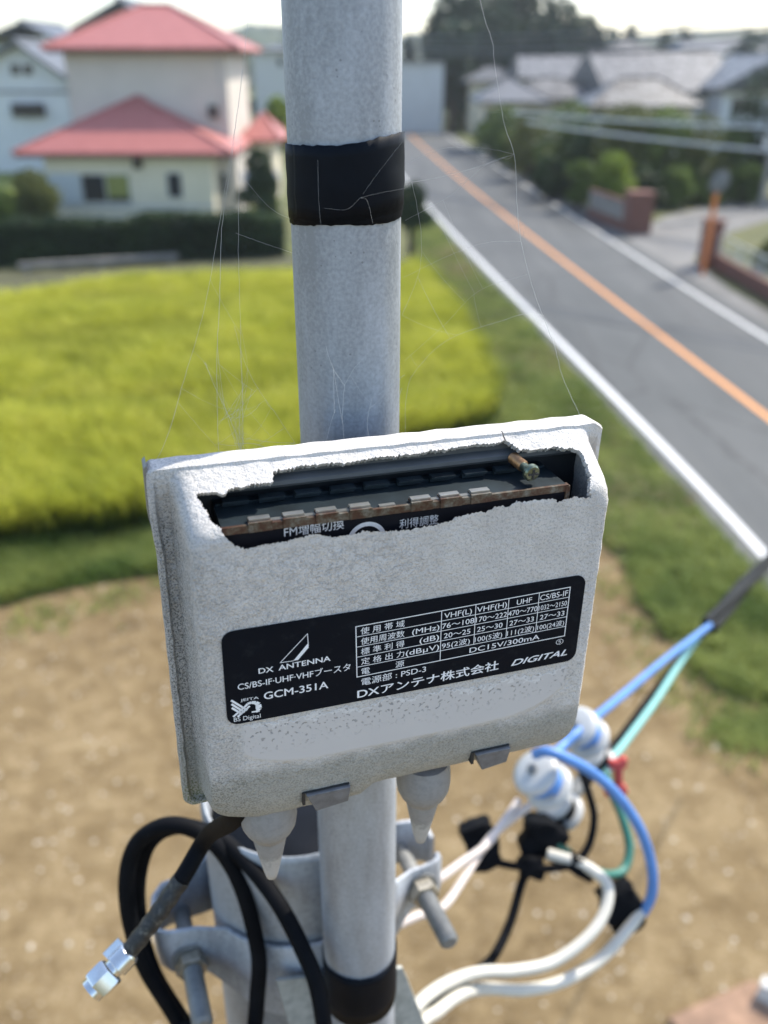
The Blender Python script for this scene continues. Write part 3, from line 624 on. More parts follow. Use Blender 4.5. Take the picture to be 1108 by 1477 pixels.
cable('pale_green_wire', [P(1014,910,1.03),P(985,950,.96),P(945,1012,.87),P(905,1066,.79),P(880,1098,.745),P(874,1118,.73)], .0035, M['cyan_pvc'], 'pale green wire running beside the black one up to the service cable', 'wire')
cable('green_wire', [P(874,1116,.73),P(884,1146,.72),P(898,1180,.71),P(908,1222,.70),P(900,1254,.69),P(878,1262,.68),P(850,1252,.67),P(822,1232,.665),P(803,1216,.66)], .0035, M['green_pvc'], 'dark green wire hanging in a loop inside the blue arch', 'wire')
cable('black_wire', [P(1020,906,1.035),P(980,953,.97),P(935,1012,.88),P(895,1066,.79),P(868,1098,.745),P(845,1128,.72)], .0044, BR, 'straight black wire between blue and pale green wires', 'wire')
# splice covers, tape, clip
def lump(name, px, py, z, sx, sy, sz, mat, label, cat, seed, group=None, rot=0):
    bm = bmesh.new(); bmesh.ops.create_cube(bm, size=2); bmesh.ops.subdivide_edges(bm, edges=bm.edges[:], cuts=4, use_grid_fill=True)
    rr = random.Random(seed); c = P(px, py, z); bx = (RT*math.cos(rot)+UP*math.sin(rot)); by = (UP*math.cos(rot)-RT*math.sin(rot))
    for q in bm.verts:
        r = max(abs(q.co.x), abs(q.co.y), abs(q.co.z)); d = q.co.normalized()*1.25; p = q.co.lerp(d, .35)
        p *= 1+.16*math.sin(p.x*4+seed)*math.cos(p.y*5+seed*2)+rr.uniform(-.05, .05)
        q.co = c + bx*p.x*sx + by*p.y*sy - FW*p.z*sz
    me = bpy.data.meshes.new(name); bm.to_mesh(me); bm.free(); me.materials.append(mat)
    me.polygons.foreach_set('use_smooth', [True]*len(me.polygons)); me.set_sharp_from_angle(angle=math.radians(45))
    o = bpy.data.objects.new(name, me); COL.objects.link(o); return tag(o, label, cat, group)
lump('splice_cover', 694, 1216, .67, .012, .017, .012, BR, 'black splice cover at the far left of the hanging wires', 'connector', 3, 'black splice covers', .3)
lump('splice_cover', 784, 1206, .67, .015, .013, .013, BR, 'black splice cover right under the white insulators', 'connector', 5, 'black splice covers', -.3)
lump('splice_cover', 896, 1308, .67, .014, .016, .012, BR, 'lowest black splice cover where blue wire meets white cable', 'connector', 8, 'black splice covers', .4)
k = MB()
for px, py, rx, ry, an in ((912, 1278, 4, 14, .5), (922, 1286, 4, 11, -.2), (880, 1332, 10, 4, .2), (676, 1186, 4, 10, .3)): pass
lump('tape_joint', 838, 1250, .652, .010, .006, .007, BR, 'small black tape wrap joining green wire and white cable', 'tape wrap', 11, None, -.5)
lump('tape_joint', 766, 1249, .658, .009, .008, .007, BR, 'black tape wrap at the fork of the hanging black cable', 'tape wrap', 12, None, .1)
# red clip
rc = MB(); c = P(888, 1118, .735); X, Y, Z = RT*.001, UP*.001, -FW*.001
for (x0, x1, y0, y1) in ((-6, 8, -13, -7), (-1, 5, -8, 8), (-6, 8, 6, 13), (4, 9, -15, -10), (3, 9, 11, 15), (-9, -4, -17, -12)):
    rc.box(c+X*((x0+x1)/2)+Y*((y0+y1)/2), X*((x1-x0)/2), Y*((y1-y0)/2), Z*5)
rc_o = rc.build('wire_clip', simple('red_plastic_clip', (.55, .055, .05), .4, 0, .1, 100), None, 40)
b_ = rc_o.modifiers.new('rounding', 'BEVEL'); b_.width = .0012; b_.segments = 2
tag(rc_o, 'small red plastic wire clip behind the curved blue wire', 'clip')

# ================================================================== the surroundings
def poly_sheet(name, pts, z, mat, kind='structure'):
    me = bpy.data.meshes.new(name); bm = bmesh.new(); vv = [bm.verts.new((p[0], p[1], z)) for p in pts]
    f = bm.faces.new(vv); bmesh.ops.triangulate(bm, faces=[f]); bmesh.ops.recalc_face_normals(bm, faces=bm.faces)
    if bm.faces[0].normal.z < 0: bmesh.ops.reverse_faces(bm, faces=bm.faces)
    bm.to_mesh(me); bm.free(); me.materials.append(mat); o = bpy.data.objects.new(name, me); COL.objects.link(o); o['kind'] = kind; return o
def strip_sheet(name, left, right, z, mat, kind='structure'):
    vs = [(p.x, p.y, z) for p in left]+[(p.x, p.y, z) for p in right]; m = len(left)
    o = mesh_obj(name, vs, [[i, m+i, m+i+1, i+1] for i in range(m-1)], mat); o['kind'] = kind; return o
def gl(lst, h=0.0): return [G(*p, h) for p in lst]
# --- base terrain: green farmland reaching the horizon
def terrain_mat():
    t = MT('farmland_soil_and_weeds', (.1, .12, .04), .9, 0, .2); a = t.noise(.02, 4); b = t.noise(.5, 5); 
    c = t.mix(t.ramp(a, [(.4, 0), (.6, 1)]), t.ramp(b, [(.3, (.055, .075, .022)), (.7, (.12, .14, .04))]), t.ramp(b, [(.3, (.10, .10, .05)), (.7, (.17, .16, .08))]))
    t.color(c); t.bump(b, .4, .1); return t.m
poly_sheet('ground', [(-1500, -60), (1500, -60), (1500, 2500), (-1500, 2500)], -.02, terrain_mat())
def dirt_mat():
    t = MT('bare_dry_earth', (.3, .22, .14), .95, 0, .15)
    a = t.noise(.45, 5, .6); b = t.noise(3.2, 6, .65, None, .5); c_ = t.noise(22, 4, .6)
    f = t.math('ADD', t.math('MULTIPLY', a, .35), t.math('ADD', t.math('MULTIPLY', b, .42), t.math('MULTIPLY', c_, .23)))
    c = t.ramp(f, [(.38, (.090, .061, .029)), (.46, (.165, .115, .056)), (.54, (.225, .162, .083)), (.64, (.33, .25, .14))])
    v_ = t.voro(26); s_ = t.math('LESS_THAN', v_.outputs['Distance'], .17); c = t.mix(t.math('MULTIPLY', s_, t.math('GREATER_THAN', t.noise(2.5, 3), .5)), c, (.44, .36, .25))
    t.color(c); t.bump(t.math('ADD', b, c_), .5, .03); return t.m
dn = [(-30, -20), (40, -20), (40, 1.0)] + [(p.x, p.y) for p in gl([(1400,1130),(1200,1050),(1108,1012),(1053,1001),(1030,985),(1005,966),(985,938),(957,905),(940,885),(928,868),(915,835),(906,817),(884,800),(868,785),(800,800),(600,812),(400,820),(215,832),(100,850),(0,876),(-300,930)])] + [(-30, 8)]
poly_sheet('dirt_yard', dn, 0.0, dirt_mat())
# --- road
def asphalt_mat():
    t = MT('worn_asphalt', (.08, .08, .08), .75, 0, .35); a = t.noise(.9, 5, .6, t.mapped((1, .06, 1))); b = t.noise(60, 3); d = t.noise(.25, 3, .5)
    f = t.math('ADD', t.math('MULTIPLY', a, .5), t.math('ADD', t.math('MULTIPLY', b, .2), t.math('MULTIPLY', d, .3)))
    c = t.ramp(f, [(.36, (.056, .060, .060)), (.5, (.076, .080, .079)), (.64, (.105, .107, .104))])
    e = t.voro(.35, t.mapped((1, .45, 1)), 'DISTANCE_TO_EDGE'); wv = t.math('ADD', e.outputs['Distance'], t.math('MULTIPLY', t.math('SUBTRACT', t.noise(3, 4), .5), .12))
    ck = t.math('MULTIPLY', t.math('LESS_THAN', t.math('ABSOLUTE', wv), .012), .6); c = t.mix(ck, c, (.03, .03, .03))
    pv = t.voro(.13, t.mapped((1, .35, 1))); sp_ = t.n('ShaderNodeSeparateColor'); t.link(pv.outputs['Color'], sp_.inputs[0]); c = t.mix(t.math('MULTIPLY', t.math('GREATER_THAN', sp_.outputs[0], .8), .3), c, (.05, .052, .052))
    t.color(c); t.bump(b, .3, .01); return t.m
M['asphalt'] = asphalt_mat()
Lp = [(420,78+0),(470,118),(540,205),(610,288),(690,367),(770,451),(850,537),(960,658),(1030,738),(1108,819),(1400,1150)]
Rp = [(505,100),(552,126),(600,161),(640,190),(700,231),(800,295),(900,358),(1000,422),(1108,488),(1400,668)]
Op = [(495,103),(545,142),(586,186),(600,205),(640,241),(700,287),(780,347),(880,431),(960,491),(1030,546),(1108,601),(1400,832)]
def by_y(pts, ys):
    pp = sorted([(p.y, p.x) for p in pts]); return np.interp(ys, [p[0] for p in pp], [p[1] for p in pp])
def smooth_curve(px, ys):
    pts = [G(*p) for p in px if p[1] > 96]; x = by_y(pts, ys); k = np.ones(5)/5
    return x
ys = np.concatenate([np.arange(4, 40, 1.0), np.arange(40, 110, 2.5), np.arange(110, 330, 8)])
def fit(px, deg=4):
    pts = [G(*p) for p in px if p[1] > 108]; Y = np.log(np.array([p.y for p in pts])); X = np.array([p.x for p in pts])
    return np.poly1d(np.polyfit(Y, X, deg))
fl_, fr_, fo_ = fit(Lp[2:], 2), fit(Rp, 3), fit(Op, 3)
lx, rx, ox = fl_(np.log(ys)), fr_(np.log(ys)), fo_(np.log(ys))
far = ys > 75        # beyond the bend keep the lines a lane apart
w_l, w_r = (ox-lx), (rx-ox)
i75 = int(np.argmax(far)); lx[far] = ox[far]-w_l[i75-1]; rx[far] = ox[far]+w_r[i75-1]
def band(name, xs, half, z, mat, y0=None, y1=None, off=0.0):
    msk = np.ones(len(ys), bool)
    if y0 is not None: msk &= ys >= y0
    if y1 is not None: msk &= ys <= y1
    xs_, y_ = xs[msk]+off, ys[msk]; return strip_sheet(name, [Vector((x-half, y, 0)) for x, y in zip(xs_, y_)], [Vector((x+half, y, 0)) for x, y in zip(xs_, y_)], z, mat)
strip_sheet('road', [Vector((x-.38, y, 0)) for x, y in zip(lx, ys)], [Vector((x+.75, y, 0)) for x, y in zip(rx, ys)], .008, M['asphalt'])
def paint(name, c, wear):
    t = MT(name, c, .6); a = t.noise(7, 6, .7); t.color(t.mix(t.math('MULTIPLY', t.math('GREATER_THAN', a, wear), .7), c, (.16, .16, .155))); return t.m
band('road_edge_marking', lx, .085, .013, paint('white_road_paint', (.72, .72, .70), .62))
band('road_edge_marking', rx, .075, .013, paint('thin_white_road_paint', (.62, .62, .60), .57))
band('road_centre_marking', ox, .085, .013, paint('orange_road_paint', (.74, .30, .065), .66))
# --- driveway on the far side and the worn shoulder
M['drive'] = simple('pale_worn_asphalt', (.17, .165, .155), .9, 0, .25, .8, .01)
poly_sheet('driveway', [(p.x, p.y) for p in gl([(905,352),(925,330),(960,312),(1010,300),(1108,288),(1300,280),(1300,330),(1108,318),(1040,340),(1000,372),(1030,400),(1108,455),(1108,474),(1000,408)])], .004, M['drive'])
poly_sheet('road_shoulder', [(float(x)+.6, float(y)) for x, y in zip(rx[8:50], ys[8:50])]+[(float(x)+1.5, float(y)) for x, y in zip(rx[8:50], ys[8:50])][::-1], .003, simple('gravelly_shoulder', (.15, .14, .12), .95, 0, .3, 3))

# --- many small faces at once
def blades(name, bases, h, wd, lean, mat, per=1, seed=0, hv=.35, label=None, droop=0.0):
    """thin bent blades: bases (N,3)"""
    r = np.random.default_rng(seed); Bp = np.repeat(bases, per, axis=0); N = len(Bp)
    Bp = Bp + np.c_[r.normal(0, wd*2.2, N), r.normal(0, wd*2.2, N), np.zeros(N)]
    az = r.uniform(0, 2*np.pi, N); hh = h*(1+r.uniform(-hv, hv, N)) if np.isscalar(h) else np.repeat(h, per)*(1+r.uniform(-hv, hv, N))
    dx, dy = np.cos(az), np.sin(az); ln = lean*hh*r.uniform(.3, 1.3, N); ww = wd*r.uniform(.6, 1.3, N)
    px_, py_ = -dy*ww/2, dx*ww/2
    b0 = Bp+np.c_[px_, py_, np.zeros(N)]; b1 = Bp-np.c_[px_, py_, np.zeros(N)]
    mid = Bp+np.c_[dx*ln*.4, dy*ln*.4, hh*.66]; m0 = mid+np.c_[px_*.8, py_*.8, np.zeros(N)]; m1 = mid-np.c_[px_*.8, py_*.8, np.zeros(N)]
    tip = Bp+np.c_[dx*ln*1.2, dy*ln*1.2, hh*(1-droop)]; t0 = tip+np.c_[px_*.25, py_*.25, np.zeros(N)]; t1 = tip-np.c_[px_*.25, py_*.25, np.zeros(N)]
    V = np.stack([b0, b1, m1, m0, t1, t0], 1).reshape(-1, 3); i = np.arange(N)[:, None]*6
    Fq = np.concatenate([i+np.array([[0, 1, 2, 3]]), i+np.array([[3, 2, 4, 5]])]); o = np_mesh(name, V, Fq, 4, mat)
    return o
def inside(pts, poly):
    x, y = pts[:, 0], pts[:, 1]; res = np.zeros(len(pts), bool); j = len(poly)-1
    for i in range(len(poly)):
        xi, yi = poly[i][:2]; xj, yj = poly[j][:2]
        c = ((yi > y) != (yj > y)) & (x < (xj-xi)*(y-yi)/(yj-yi+1e-12)+xi); res ^= c; j = i
    return res
def nz2(x, y, s, seed):       # smooth value noise in numpy
    r = np.random.default_rng(seed); T = r.random((64, 64)); X, Y = x*s, y*s; i, j = np.floor(X).astype(int), np.floor(Y).astype(int)
    fx, fy = X-i, Y-j; fx = fx*fx*(3-2*fx); fy = fy*fy*(3-2*fy); g = lambda a, b: T[a % 64, b % 64]
    return (g(i, j)*(1-fx)+g(i+1, j)*fx)*(1-fy)+(g(i, j+1)*(1-fx)+g(i+1, j+1)*fx)*fy
# --- rice paddy
RH = .78
rp = [(p.x, p.y) for p in gl([(-700,960),(-300,850),(0,772),(120,757),(215,737),(400,690),(560,640),(640,622),(690,604),(712,585),(714,560),(690,510),(660,455),(628,408),(600,388)], RH*.5)] + [(p.x, p.y) for p in gl([(560,384),(420,382),(300,385),(150,398),(0,420),(-250,470)], RH)]
rp = [(x, y) for x, y in rp]
poly_sheet('paddy_soil', rp, .012, simple('dark_paddy_mud', (.045, .045, .02), .9, 0, .3, 2))
xs_ = np.array([p[0] for p in rp]); ys_ = np.array([p[1] for p in rp])
NR = 26000; cand = np.c_[RNG.uniform(max(xs_.min(), -24), xs_.max(), NR*2), RNG.uniform(ys_.min(), ys_.max(), NR*2), np.zeros(NR*2)]
row = .34; k_ = np.round(cand[:, 1]/row); cand[:, 1] = k_*row+RNG.normal(0, .055, len(cand)); st = .21; cand[:, 0] = np.round(cand[:, 0]/st)*st+RNG.normal(0, .05, len(cand))
cand = cand[inside(cand, rp)][:NR]
hgt = np.full(len(cand), RH)*(.78+.28*nz2(cand[:, 0], cand[:, 1], .55, 2)+.13*nz2(cand[:, 0], cand[:, 1], 2.6, 12)+.05)
# a lodged, darker swath crossing the field
def swath(x, y): return np.exp(-((y-(17.9+.12*(x+6)))/.75)**2)*np.clip((4-x)/8, 0, 1)*np.clip((x+13)/4, 0, 1)
hgt *= 1-.17*swath(cand[:, 0], cand[:, 1])*(.5+nz2(cand[:, 0], cand[:, 1], .8, 5))
def rice_mat():
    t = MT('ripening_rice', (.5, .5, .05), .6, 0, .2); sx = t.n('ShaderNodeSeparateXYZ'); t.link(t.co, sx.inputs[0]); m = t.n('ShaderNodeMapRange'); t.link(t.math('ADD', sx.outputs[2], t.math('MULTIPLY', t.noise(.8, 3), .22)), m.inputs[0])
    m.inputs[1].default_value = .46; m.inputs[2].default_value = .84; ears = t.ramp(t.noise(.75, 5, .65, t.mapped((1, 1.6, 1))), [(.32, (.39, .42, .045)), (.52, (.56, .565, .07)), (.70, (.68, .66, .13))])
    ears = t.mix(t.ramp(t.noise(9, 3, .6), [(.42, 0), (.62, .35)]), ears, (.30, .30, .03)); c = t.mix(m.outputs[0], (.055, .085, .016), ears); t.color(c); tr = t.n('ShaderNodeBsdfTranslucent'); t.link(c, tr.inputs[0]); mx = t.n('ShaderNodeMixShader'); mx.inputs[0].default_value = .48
    t.link(t.b.outputs[0], mx.inputs[1]); t.link(tr.outputs[0], mx.inputs[2]); t.link(mx.outputs[0], t.out.inputs[0]); return t.m
rice_m = rice_mat()
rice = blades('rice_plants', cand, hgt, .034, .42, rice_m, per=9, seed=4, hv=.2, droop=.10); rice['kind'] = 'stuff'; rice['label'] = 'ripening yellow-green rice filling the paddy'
# --- grass verges
gm = leaf_mat('verge_grass', (.11, .175, .035), (.36, .40, .11), .8, .45)
def verge(poly, nn, h, seed, name='verge_grass', mat=None):
    xs2 = np.array([p[0] for p in poly]); ys2 = np.array([p[1] for p in poly]); c = np.c_[RNG.uniform(xs2.min(), xs2.max(), nn*3), RNG.uniform(ys2.min(), ys2.max(), nn*3), np.zeros(nn*3)]
    c = c[inside(c, poly)]; keep = nz2(c[:, 0], c[:, 1], .9, seed) > .10; c = c[keep][:nn]
    hh = h*(.5+nz2(c[:, 0], c[:, 1], .7, seed+3)); o = blades(name, c, hh, .022, .6, mat or gm, per=6, seed=seed, hv=.4, droop=.15); o['kind'] = 'stuff'; return o
gp1 = [(p.x, p.y) for p in gl([(-300,960),(0,873),(100,847),(215,828),(400,815),(600,806),(800,790),(868,778),(700,640),(640,640),(400,712),(215,765),(0,795),(-300,880)])]
poly_sheet('verge_soil', gp1, .004, simple('verge_earth', (.09, .115, .04), .95, 0, .35, 2)); verge(gp1, 9000, .26, 11)
gp2 = [(p.x, p.y) for p in gl([(868,778),(892,806),(902,820),(918,842),(924,872),(944,890),(953,910),(980,934),(1001,970),(1026,990),(1050,1006),(1108,1018),(1200,1056),(1300,1100),(1300,960)])]+[(float(x)-.45, float(y)) for x, y in zip(lx[4:], ys[4:]) if 9 < y < 56] + [(p.x, p.y) for p in gl([(588,330),(600,380),(640,425),(680,480),(715,560),(712,600),(690,630)])]
poly_sheet('verge_soil', gp2, .0045, simple('roadside_earth', (.15, .16, .06), .95, 0, .35, 2)); verge(gp2, 13000, .17, 17)
dry = leaf_mat('dry_grass', (.22, .18, .08), (.42, .36, .18), 1.2, .3); verge([q for q in gp2 if q[1] > 12.0], 3000, .15, 23, 'dry_grass_blades', dry)
tc = [G(*p) for p in ((1086,1052),(1110,1062),(1074,1066),(1128,1050),(930,905),(975,968),(1010,1004),(905,850),(60,892),(150,866),(262,846))]
tb_ = np.concatenate([np.c_[RNG.normal(p.x, .30, 150 if i < 4 else 60), RNG.normal(p.y, .22, 150 if i < 4 else 60), np.zeros(150 if i < 4 else 60)] for i, p in enumerate(tc)])
o = blades('stray_weeds', tb_, .11, .018, .8, gm, per=3, seed=29, hv=.4, droop=.2); o['kind'] = 'stuff'
# --- pebbles in the yard
pm = simple('pale_pebbles', (.52, .46, .36), .85, 0, .35, 9)
r = np.random.default_rng(9); NP = 4200; c = np.c_[r.uniform(-7, 9, NP*2), r.uniform(3.2, 12.5, NP*2)]; c = c[inside(c, dn)][:NP]; sz = .005+.022*r.random(len(c))**4
base = np.array([[1, 0, 0], [0, 1, 0], [-1, 0, 0], [0, -1, 0], [0, 0, .8], [.7, .7, .35], [-.7, .7, .3], [-.7, -.7, .35], [.7, -.7, .3]]); fc = np.array([[0, 5, 4], [5, 1, 4], [1, 6, 4], [6, 2, 4], [2, 7, 4], [7, 3, 4], [3, 8, 4], [8, 0, 4]])
V = (base[None]*sz[:, None, None]*r.uniform(.7, 1.3, (len(c), 9, 1))+np.c_[c, np.full(len(c), .001)][:, None]); Fp = (fc[None]+np.arange(len(c))[:, None, None]*9).reshape(-1, 3)
pb = np_mesh('yard_pebbles', V.reshape(-1, 3), Fp, 3, pm); pb['kind'] = 'stuff'

# --- leafy things
def leaf_cloud(name, blobs, nleaf, size, mat, parent=None, seed=0, gap=.35):
    """leaf quads through the outer volume of several ellipsoid clumps; blobs: (centre, radii)"""
    r = np.random.default_rng(seed); Vs = []
    wts = np.array([b[1][0]*b[1][1]+b[1][2]*b[1][0]*2 for b in blobs]); wts = wts/wts.sum()
    for (c, rad), wgt in zip(blobs, wts):
        m = max(12, int(nleaf*wgt)); d = r.normal(size=(m, 3)); d /= np.linalg.norm(d, axis=1)[:, None]
        rr = r.uniform(.62, 1.06, m)**.8; lump_ = .82+.36*nz2(d[:, 0]*2+d[:, 2]*1.3+5, d[:, 1]*2+d[:, 2]+5, 1.3, seed+int(abs(c[0])*7) % 50)
        p = np.array(c)+d*rr[:, None]*lump_[:, None]*np.array(rad)
        a = r.normal(size=(m, 3)); a /= np.linalg.norm(a, axis=1)[:, None]; b = np.cross(a, r.normal(size=(m, 3))); b /= np.linalg.norm(b, axis=1)[:, None]
        s_ = size*r.uniform(.5, 1.3, m)[:, None]; Vs.append(np.stack([p-a*s_, p+b*s_*.55, p+a*s_, p-b*s_*.55], 1))
    V = np.concatenate(Vs).reshape(-1, 3); Fq = np.arange(len(V)).reshape(-1, 4); return np_mesh(name, V, Fq, 4, mat, parent)
LM = {'dark': leaf_mat('dark_evergreen_leaves', (.014, .030, .013), (.050, .085, .030), .5, .25), 'mid': leaf_mat('mid_green_leaves', (.045, .082, .020), (.16, .22, .055), .6, .4),
      'bright': leaf_mat('fresh_green_leaves', (.08, .14, .022), (.25, .32, .055), .7, .45), 'olive': leaf_mat('olive_hedge_leaves', (.055, .075, .022), (.19, .205, .065), .5, .35),
      'blue': leaf_mat('distant_conifer_leaves', (.020, .038, .024), (.055, .088, .050), .12, .2)}
M['bark'] = simple('brown_bark', (.06, .045, .032), .9, 0, .3, 12, .01)
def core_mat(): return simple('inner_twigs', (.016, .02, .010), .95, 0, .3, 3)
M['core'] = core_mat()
def tree(name, base, height, rad, mat, label, cat='tree', seed=0, nleaf=3500, size=.16, group=None, trunk=.3, nb=7, flat=1.0):
    o = empty(name, base, label, cat, group); rr = random.Random(seed); b = Vector(base); k = MB()
    k.tube([b, b+Vector((rr.uniform(-.1, .1)*rad, 0, height*trunk)), b+Vector((0, 0, height*.8))], [rad*.10+.03, rad*.075+.02, .02], 8)
    blobs = []
    for i in range(nb):
        th = rr.uniform(0, 6.28); q = rr.uniform(.15, .62)*rad; zc = height*(trunk+(1-trunk)*rr.uniform(.2, .78)); taper = 1.25-.75*(zc/height-trunk)/(1-trunk)
        c = b+Vector((math.cos(th)*q*taper, math.sin(th)*q*taper, zc)); R_ = rad*rr.uniform(.38, .6)*taper
        blobs.append((tuple(c), (R_, R_, R_*.8*flat))); k.tube([b+Vector((0, 0, height*trunk*.8)), b.lerp(c, .6)+Vector((0, 0, height*.1)), c], [rad*.05+.015, rad*.03+.01, .01], 6)
    blobs.append((tuple(b+Vector((0, 0, height*.80))), (rad*.55, rad*.55, height*.2)))
    k.build('trunk', M['bark'], o); leaf_cloud('crown', blobs, nleaf, size, mat, o, seed); return o
def hedge(name, p0, p1, wd, h, mat, label, seed=0, nleaf=9000, size=.10, cat='hedge', bump=.12):
    p0, p1 = Vector((p0[0], p0[1], 0)), Vector((p1[0], p1[1], 0)); Lh = (p1-p0).length; t = (p1-p0)/Lh; s_ = Vector((-t.y, t.x, 0)); o = empty(name, p0, label, cat)
    r = np.random.default_rng(seed); m = nleaf; al = r.uniform(0, Lh, m); face = r.random(m); ac = r.uniform(-wd/2, wd/2, m); z = r.uniform(.02, h, m)
    top = face < .35; ac = np.where(top, ac, np.where(face < .8, -wd/2, wd/2)*r.uniform(.86, 1.1, m)); z = np.where(top, h*r.uniform(.9, 1.06, m), z); z = z*(1+bump*(nz2(al, al*0, .8, seed)-.5)*2)
    p = np.array(p0)+np.outer(al, t)+np.outer(ac, s_)+np.outer(z, (0, 0, 1)); a = r.normal(size=(m, 3)); a /= np.linalg.norm(a, axis=1)[:, None]; b = np.cross(a, r.normal(size=(m, 3))); b /= np.linalg.norm(b, axis=1)[:, None]
    q = size*r.uniform(.5, 1.3, m)[:, None]; V = np.stack([p-a*q, p+b*q*.55, p+a*q, p-b*q*.55], 1).reshape(-1, 3); np_mesh('foliage', V, np.arange(len(V)).reshape(-1, 4), 4, mat, o)
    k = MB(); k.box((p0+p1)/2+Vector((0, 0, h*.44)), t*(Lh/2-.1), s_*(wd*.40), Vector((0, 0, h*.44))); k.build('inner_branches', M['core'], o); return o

# ------------------------------------------------------------------ houses
M['cream'] = simple('cream_render_wall', (.72, .65, .49), .85, 0, .06, 1.2)
M['pinkwall'] = simple('pale_grey_pink_wall', (.60, .545, .475), .85, 0, .06, .8)
M['white_wall'] = simple('white_plaster_wall', (.66, .68, .70), .8, 0, .05, 1)
M['grey_wall'] = simple('grey_metal_siding', (.56, .56, .54), .7, 0, .06, 1)
M['dark_wood'] = simple('dark_stained_boards', (.05, .042, .036), .8, 0, .3, 3)
M['glass'] = simple('dark_window_glass', (.03, .032, .035), .12, 0, .2, 2)
M['frame'] = simple('pale_window_frame', (.55, .55, .53), .5, 0, .05, 5)
M['shutter'] = simple('pale_blue_grey_shutter', (.50, .54, .55), .6, 0, .06, 6)
def roof_mat(name, lo, hi, pitch=.30, rough=.5, spec=.5, tilev=.2):
    t = MT(name, hi, rough, 0, spec); wv = t.n('ShaderNodeTexWave'); wv.wave_type = 'BANDS'; wv.bands_direction = 'Z'; wv.inputs['Scale'].default_value = 1/pitch/2; wv.inputs['Distortion'].default_value = .2
    t.link(t.co, wv.inputs['Vector']); nz = t.noise(2.2, 5, .65); nf = t.noise(11, 3)
    vr = t.voro(2.6, t.mapped((1, .8, 2.2))); sv = t.n('ShaderNodeSeparateColor'); t.link(vr.outputs['Color'], sv.inputs[0])
    c = t.ramp(t.math('ADD', t.math('MULTIPLY', nz, 1-tilev), t.math('ADD', t.math('MULTIPLY', nf, .15), t.math('MULTIPLY', sv.outputs[0], tilev-.15))), [(.35, lo), (.68, hi)]); t.color(c); t.bump(wv.outputs['Fac'], .5, .03); return t.m
M['red_roof'] = roof_mat('faded_red_roof_sheet', (.38, .125, .108), (.46, .165, .142))
M['tile'] = roof_mat('grey_glazed_roof_tiles', (.028, .028, .030), (.17, .168, .165), .3, .45, .4, .75)
M['tile_dark'] = roof_mat('dark_grey_roof_tiles', (.07, .075, .085), (.13, .14, .155), .3, .45, .5)
M['soffit'] = simple('brown_eave_board', (.12, .10, .09), .8, 0, .15, 3)
def hip_roof(o, mat, x0, x1, y0, y1, z0, z1, rl, name='roof', axis='x', th=.16):
    """hip roof over a rectangle; rl: ridge end inset as fraction of half the depth (0 = gable)"""
    k = MB(); cx, cy = (x0+x1)/2, (y0+y1)/2
    if axis == 'x': ins = min(rl*(y1-y0)/2, (x1-x0)/2); r0, r1 = Vector((x0+ins, cy, z1)), Vector((x1-ins, cy, z1))
    else: ins = min(rl*(x1-x0)/2, (y1-y0)/2); r0, r1 = Vector((cx, y0+ins, z1)), Vector((cx, y1-ins, z1))
    c = [Vector(p) for p in ((x0, y0, z0), (x1, y0, z0), (x1, y1, z0), (x0, y1, z0))]; d = Vector((0, 0, -th)); vs = c+[p+d for p in c]+[r0, r1]
    if axis == 'x': fs = [[0, 1, 9, 8], [1, 2, 9], [2, 3, 8, 9], [3, 0, 8]]
    else: fs = [[1, 2, 9, 8], [2, 3, 9], [3, 0, 8, 9], [0, 1, 8]]
    fs += [[0, 4, 5, 1], [1, 5, 6, 2], [2, 6, 7, 3], [3, 7, 4, 0], [4, 7, 6, 5]]; k.add(vs, fs); rf = k.build(name, mat, o, 20)
    e = MB(); rr = .09; e.tube([r0+Vector((0, 0, .03)), r1+Vector((0, 0, .03))], rr, 8) if (r1-r0).length > .05 else None
    if rl > 0:
        for q, rp_ in (((0, r0), (1, r1), (2, r1), (3, r0)) if axis == 'x' else ((0, r0), (1, r0), (2, r1), (3, r1))): e.tube([c[q]+Vector((0, 0, .02)), rp_+Vector((0, 0, .03))], rr*.8, 8)
    if e.v:
        ro = e.build('ridge_cap', mat, rf)
    return rf
def window(o, x0, x1, z0, z1, y, mat=None, split=2, name='window'):
    k = MB(); w_ = .06; k.aabox(x0-w_, x1+w_, y-.07, y+.02, z1, z1+w_); k.aabox(x0-w_, x1+w_, y-.09, y+.02, z0-w_, z0); k.aabox(x0-w_, x0, y-.068, y+.02, z0, z1); k.aabox(x1, x1+w_, y-.068, y+.02, z0, z1)
    for i in range(1, split): x = x0+(x1-x0)*i/split; k.aabox(x-.03, x+.03, y-.066, y+.02, z0, z1)
    f = k.build(name, M['frame'], o); g = MB(); g.aabox(x0, x1, y-.03, y+.02, z0, z1); g.build('pane', mat or M['glass'], f); return f
# --- the red-roofed house beyond the paddy
Yh = 46.5
hx = lambda px, py, Y=Yh: AY(px, py, Y).x
hz = lambda py, Y=Yh, px=200: AY(px, py, Y).z
hs_ = empty('house', (hx(190, 300), Yh, 0), 'cream two-storey house with faded red hip roofs beyond the rice paddy', 'house')
x0, x1 = hx(68, 262), hx(307, 262); ez = hz(218); D1 = 7.0
k = MB(); k.aabox(x0, x1, Yh, Yh+D1, 0, ez-.12); k.build('ground_floor_wall', M['cream'], hs_)
rx0, rx1 = hx(25, 219), hx(338, 219); apz = hz(139, Yh+D1/2, 205)
hip_roof(hs_, M['red_roof'], rx0, rx1, Yh-.7, Yh+D1+.4, ez, apz, 1.36, 'lower_roof')
k = MB(); k.aabox(rx0+.1, rx1-.1, Yh-.6, Yh+D1, ez-.26, ez-.165); k.build('eave_soffit', M['soffit'], hs_)
window(hs_, hx(120, 270), hx(187, 270), hz(291), hz(252), Yh)
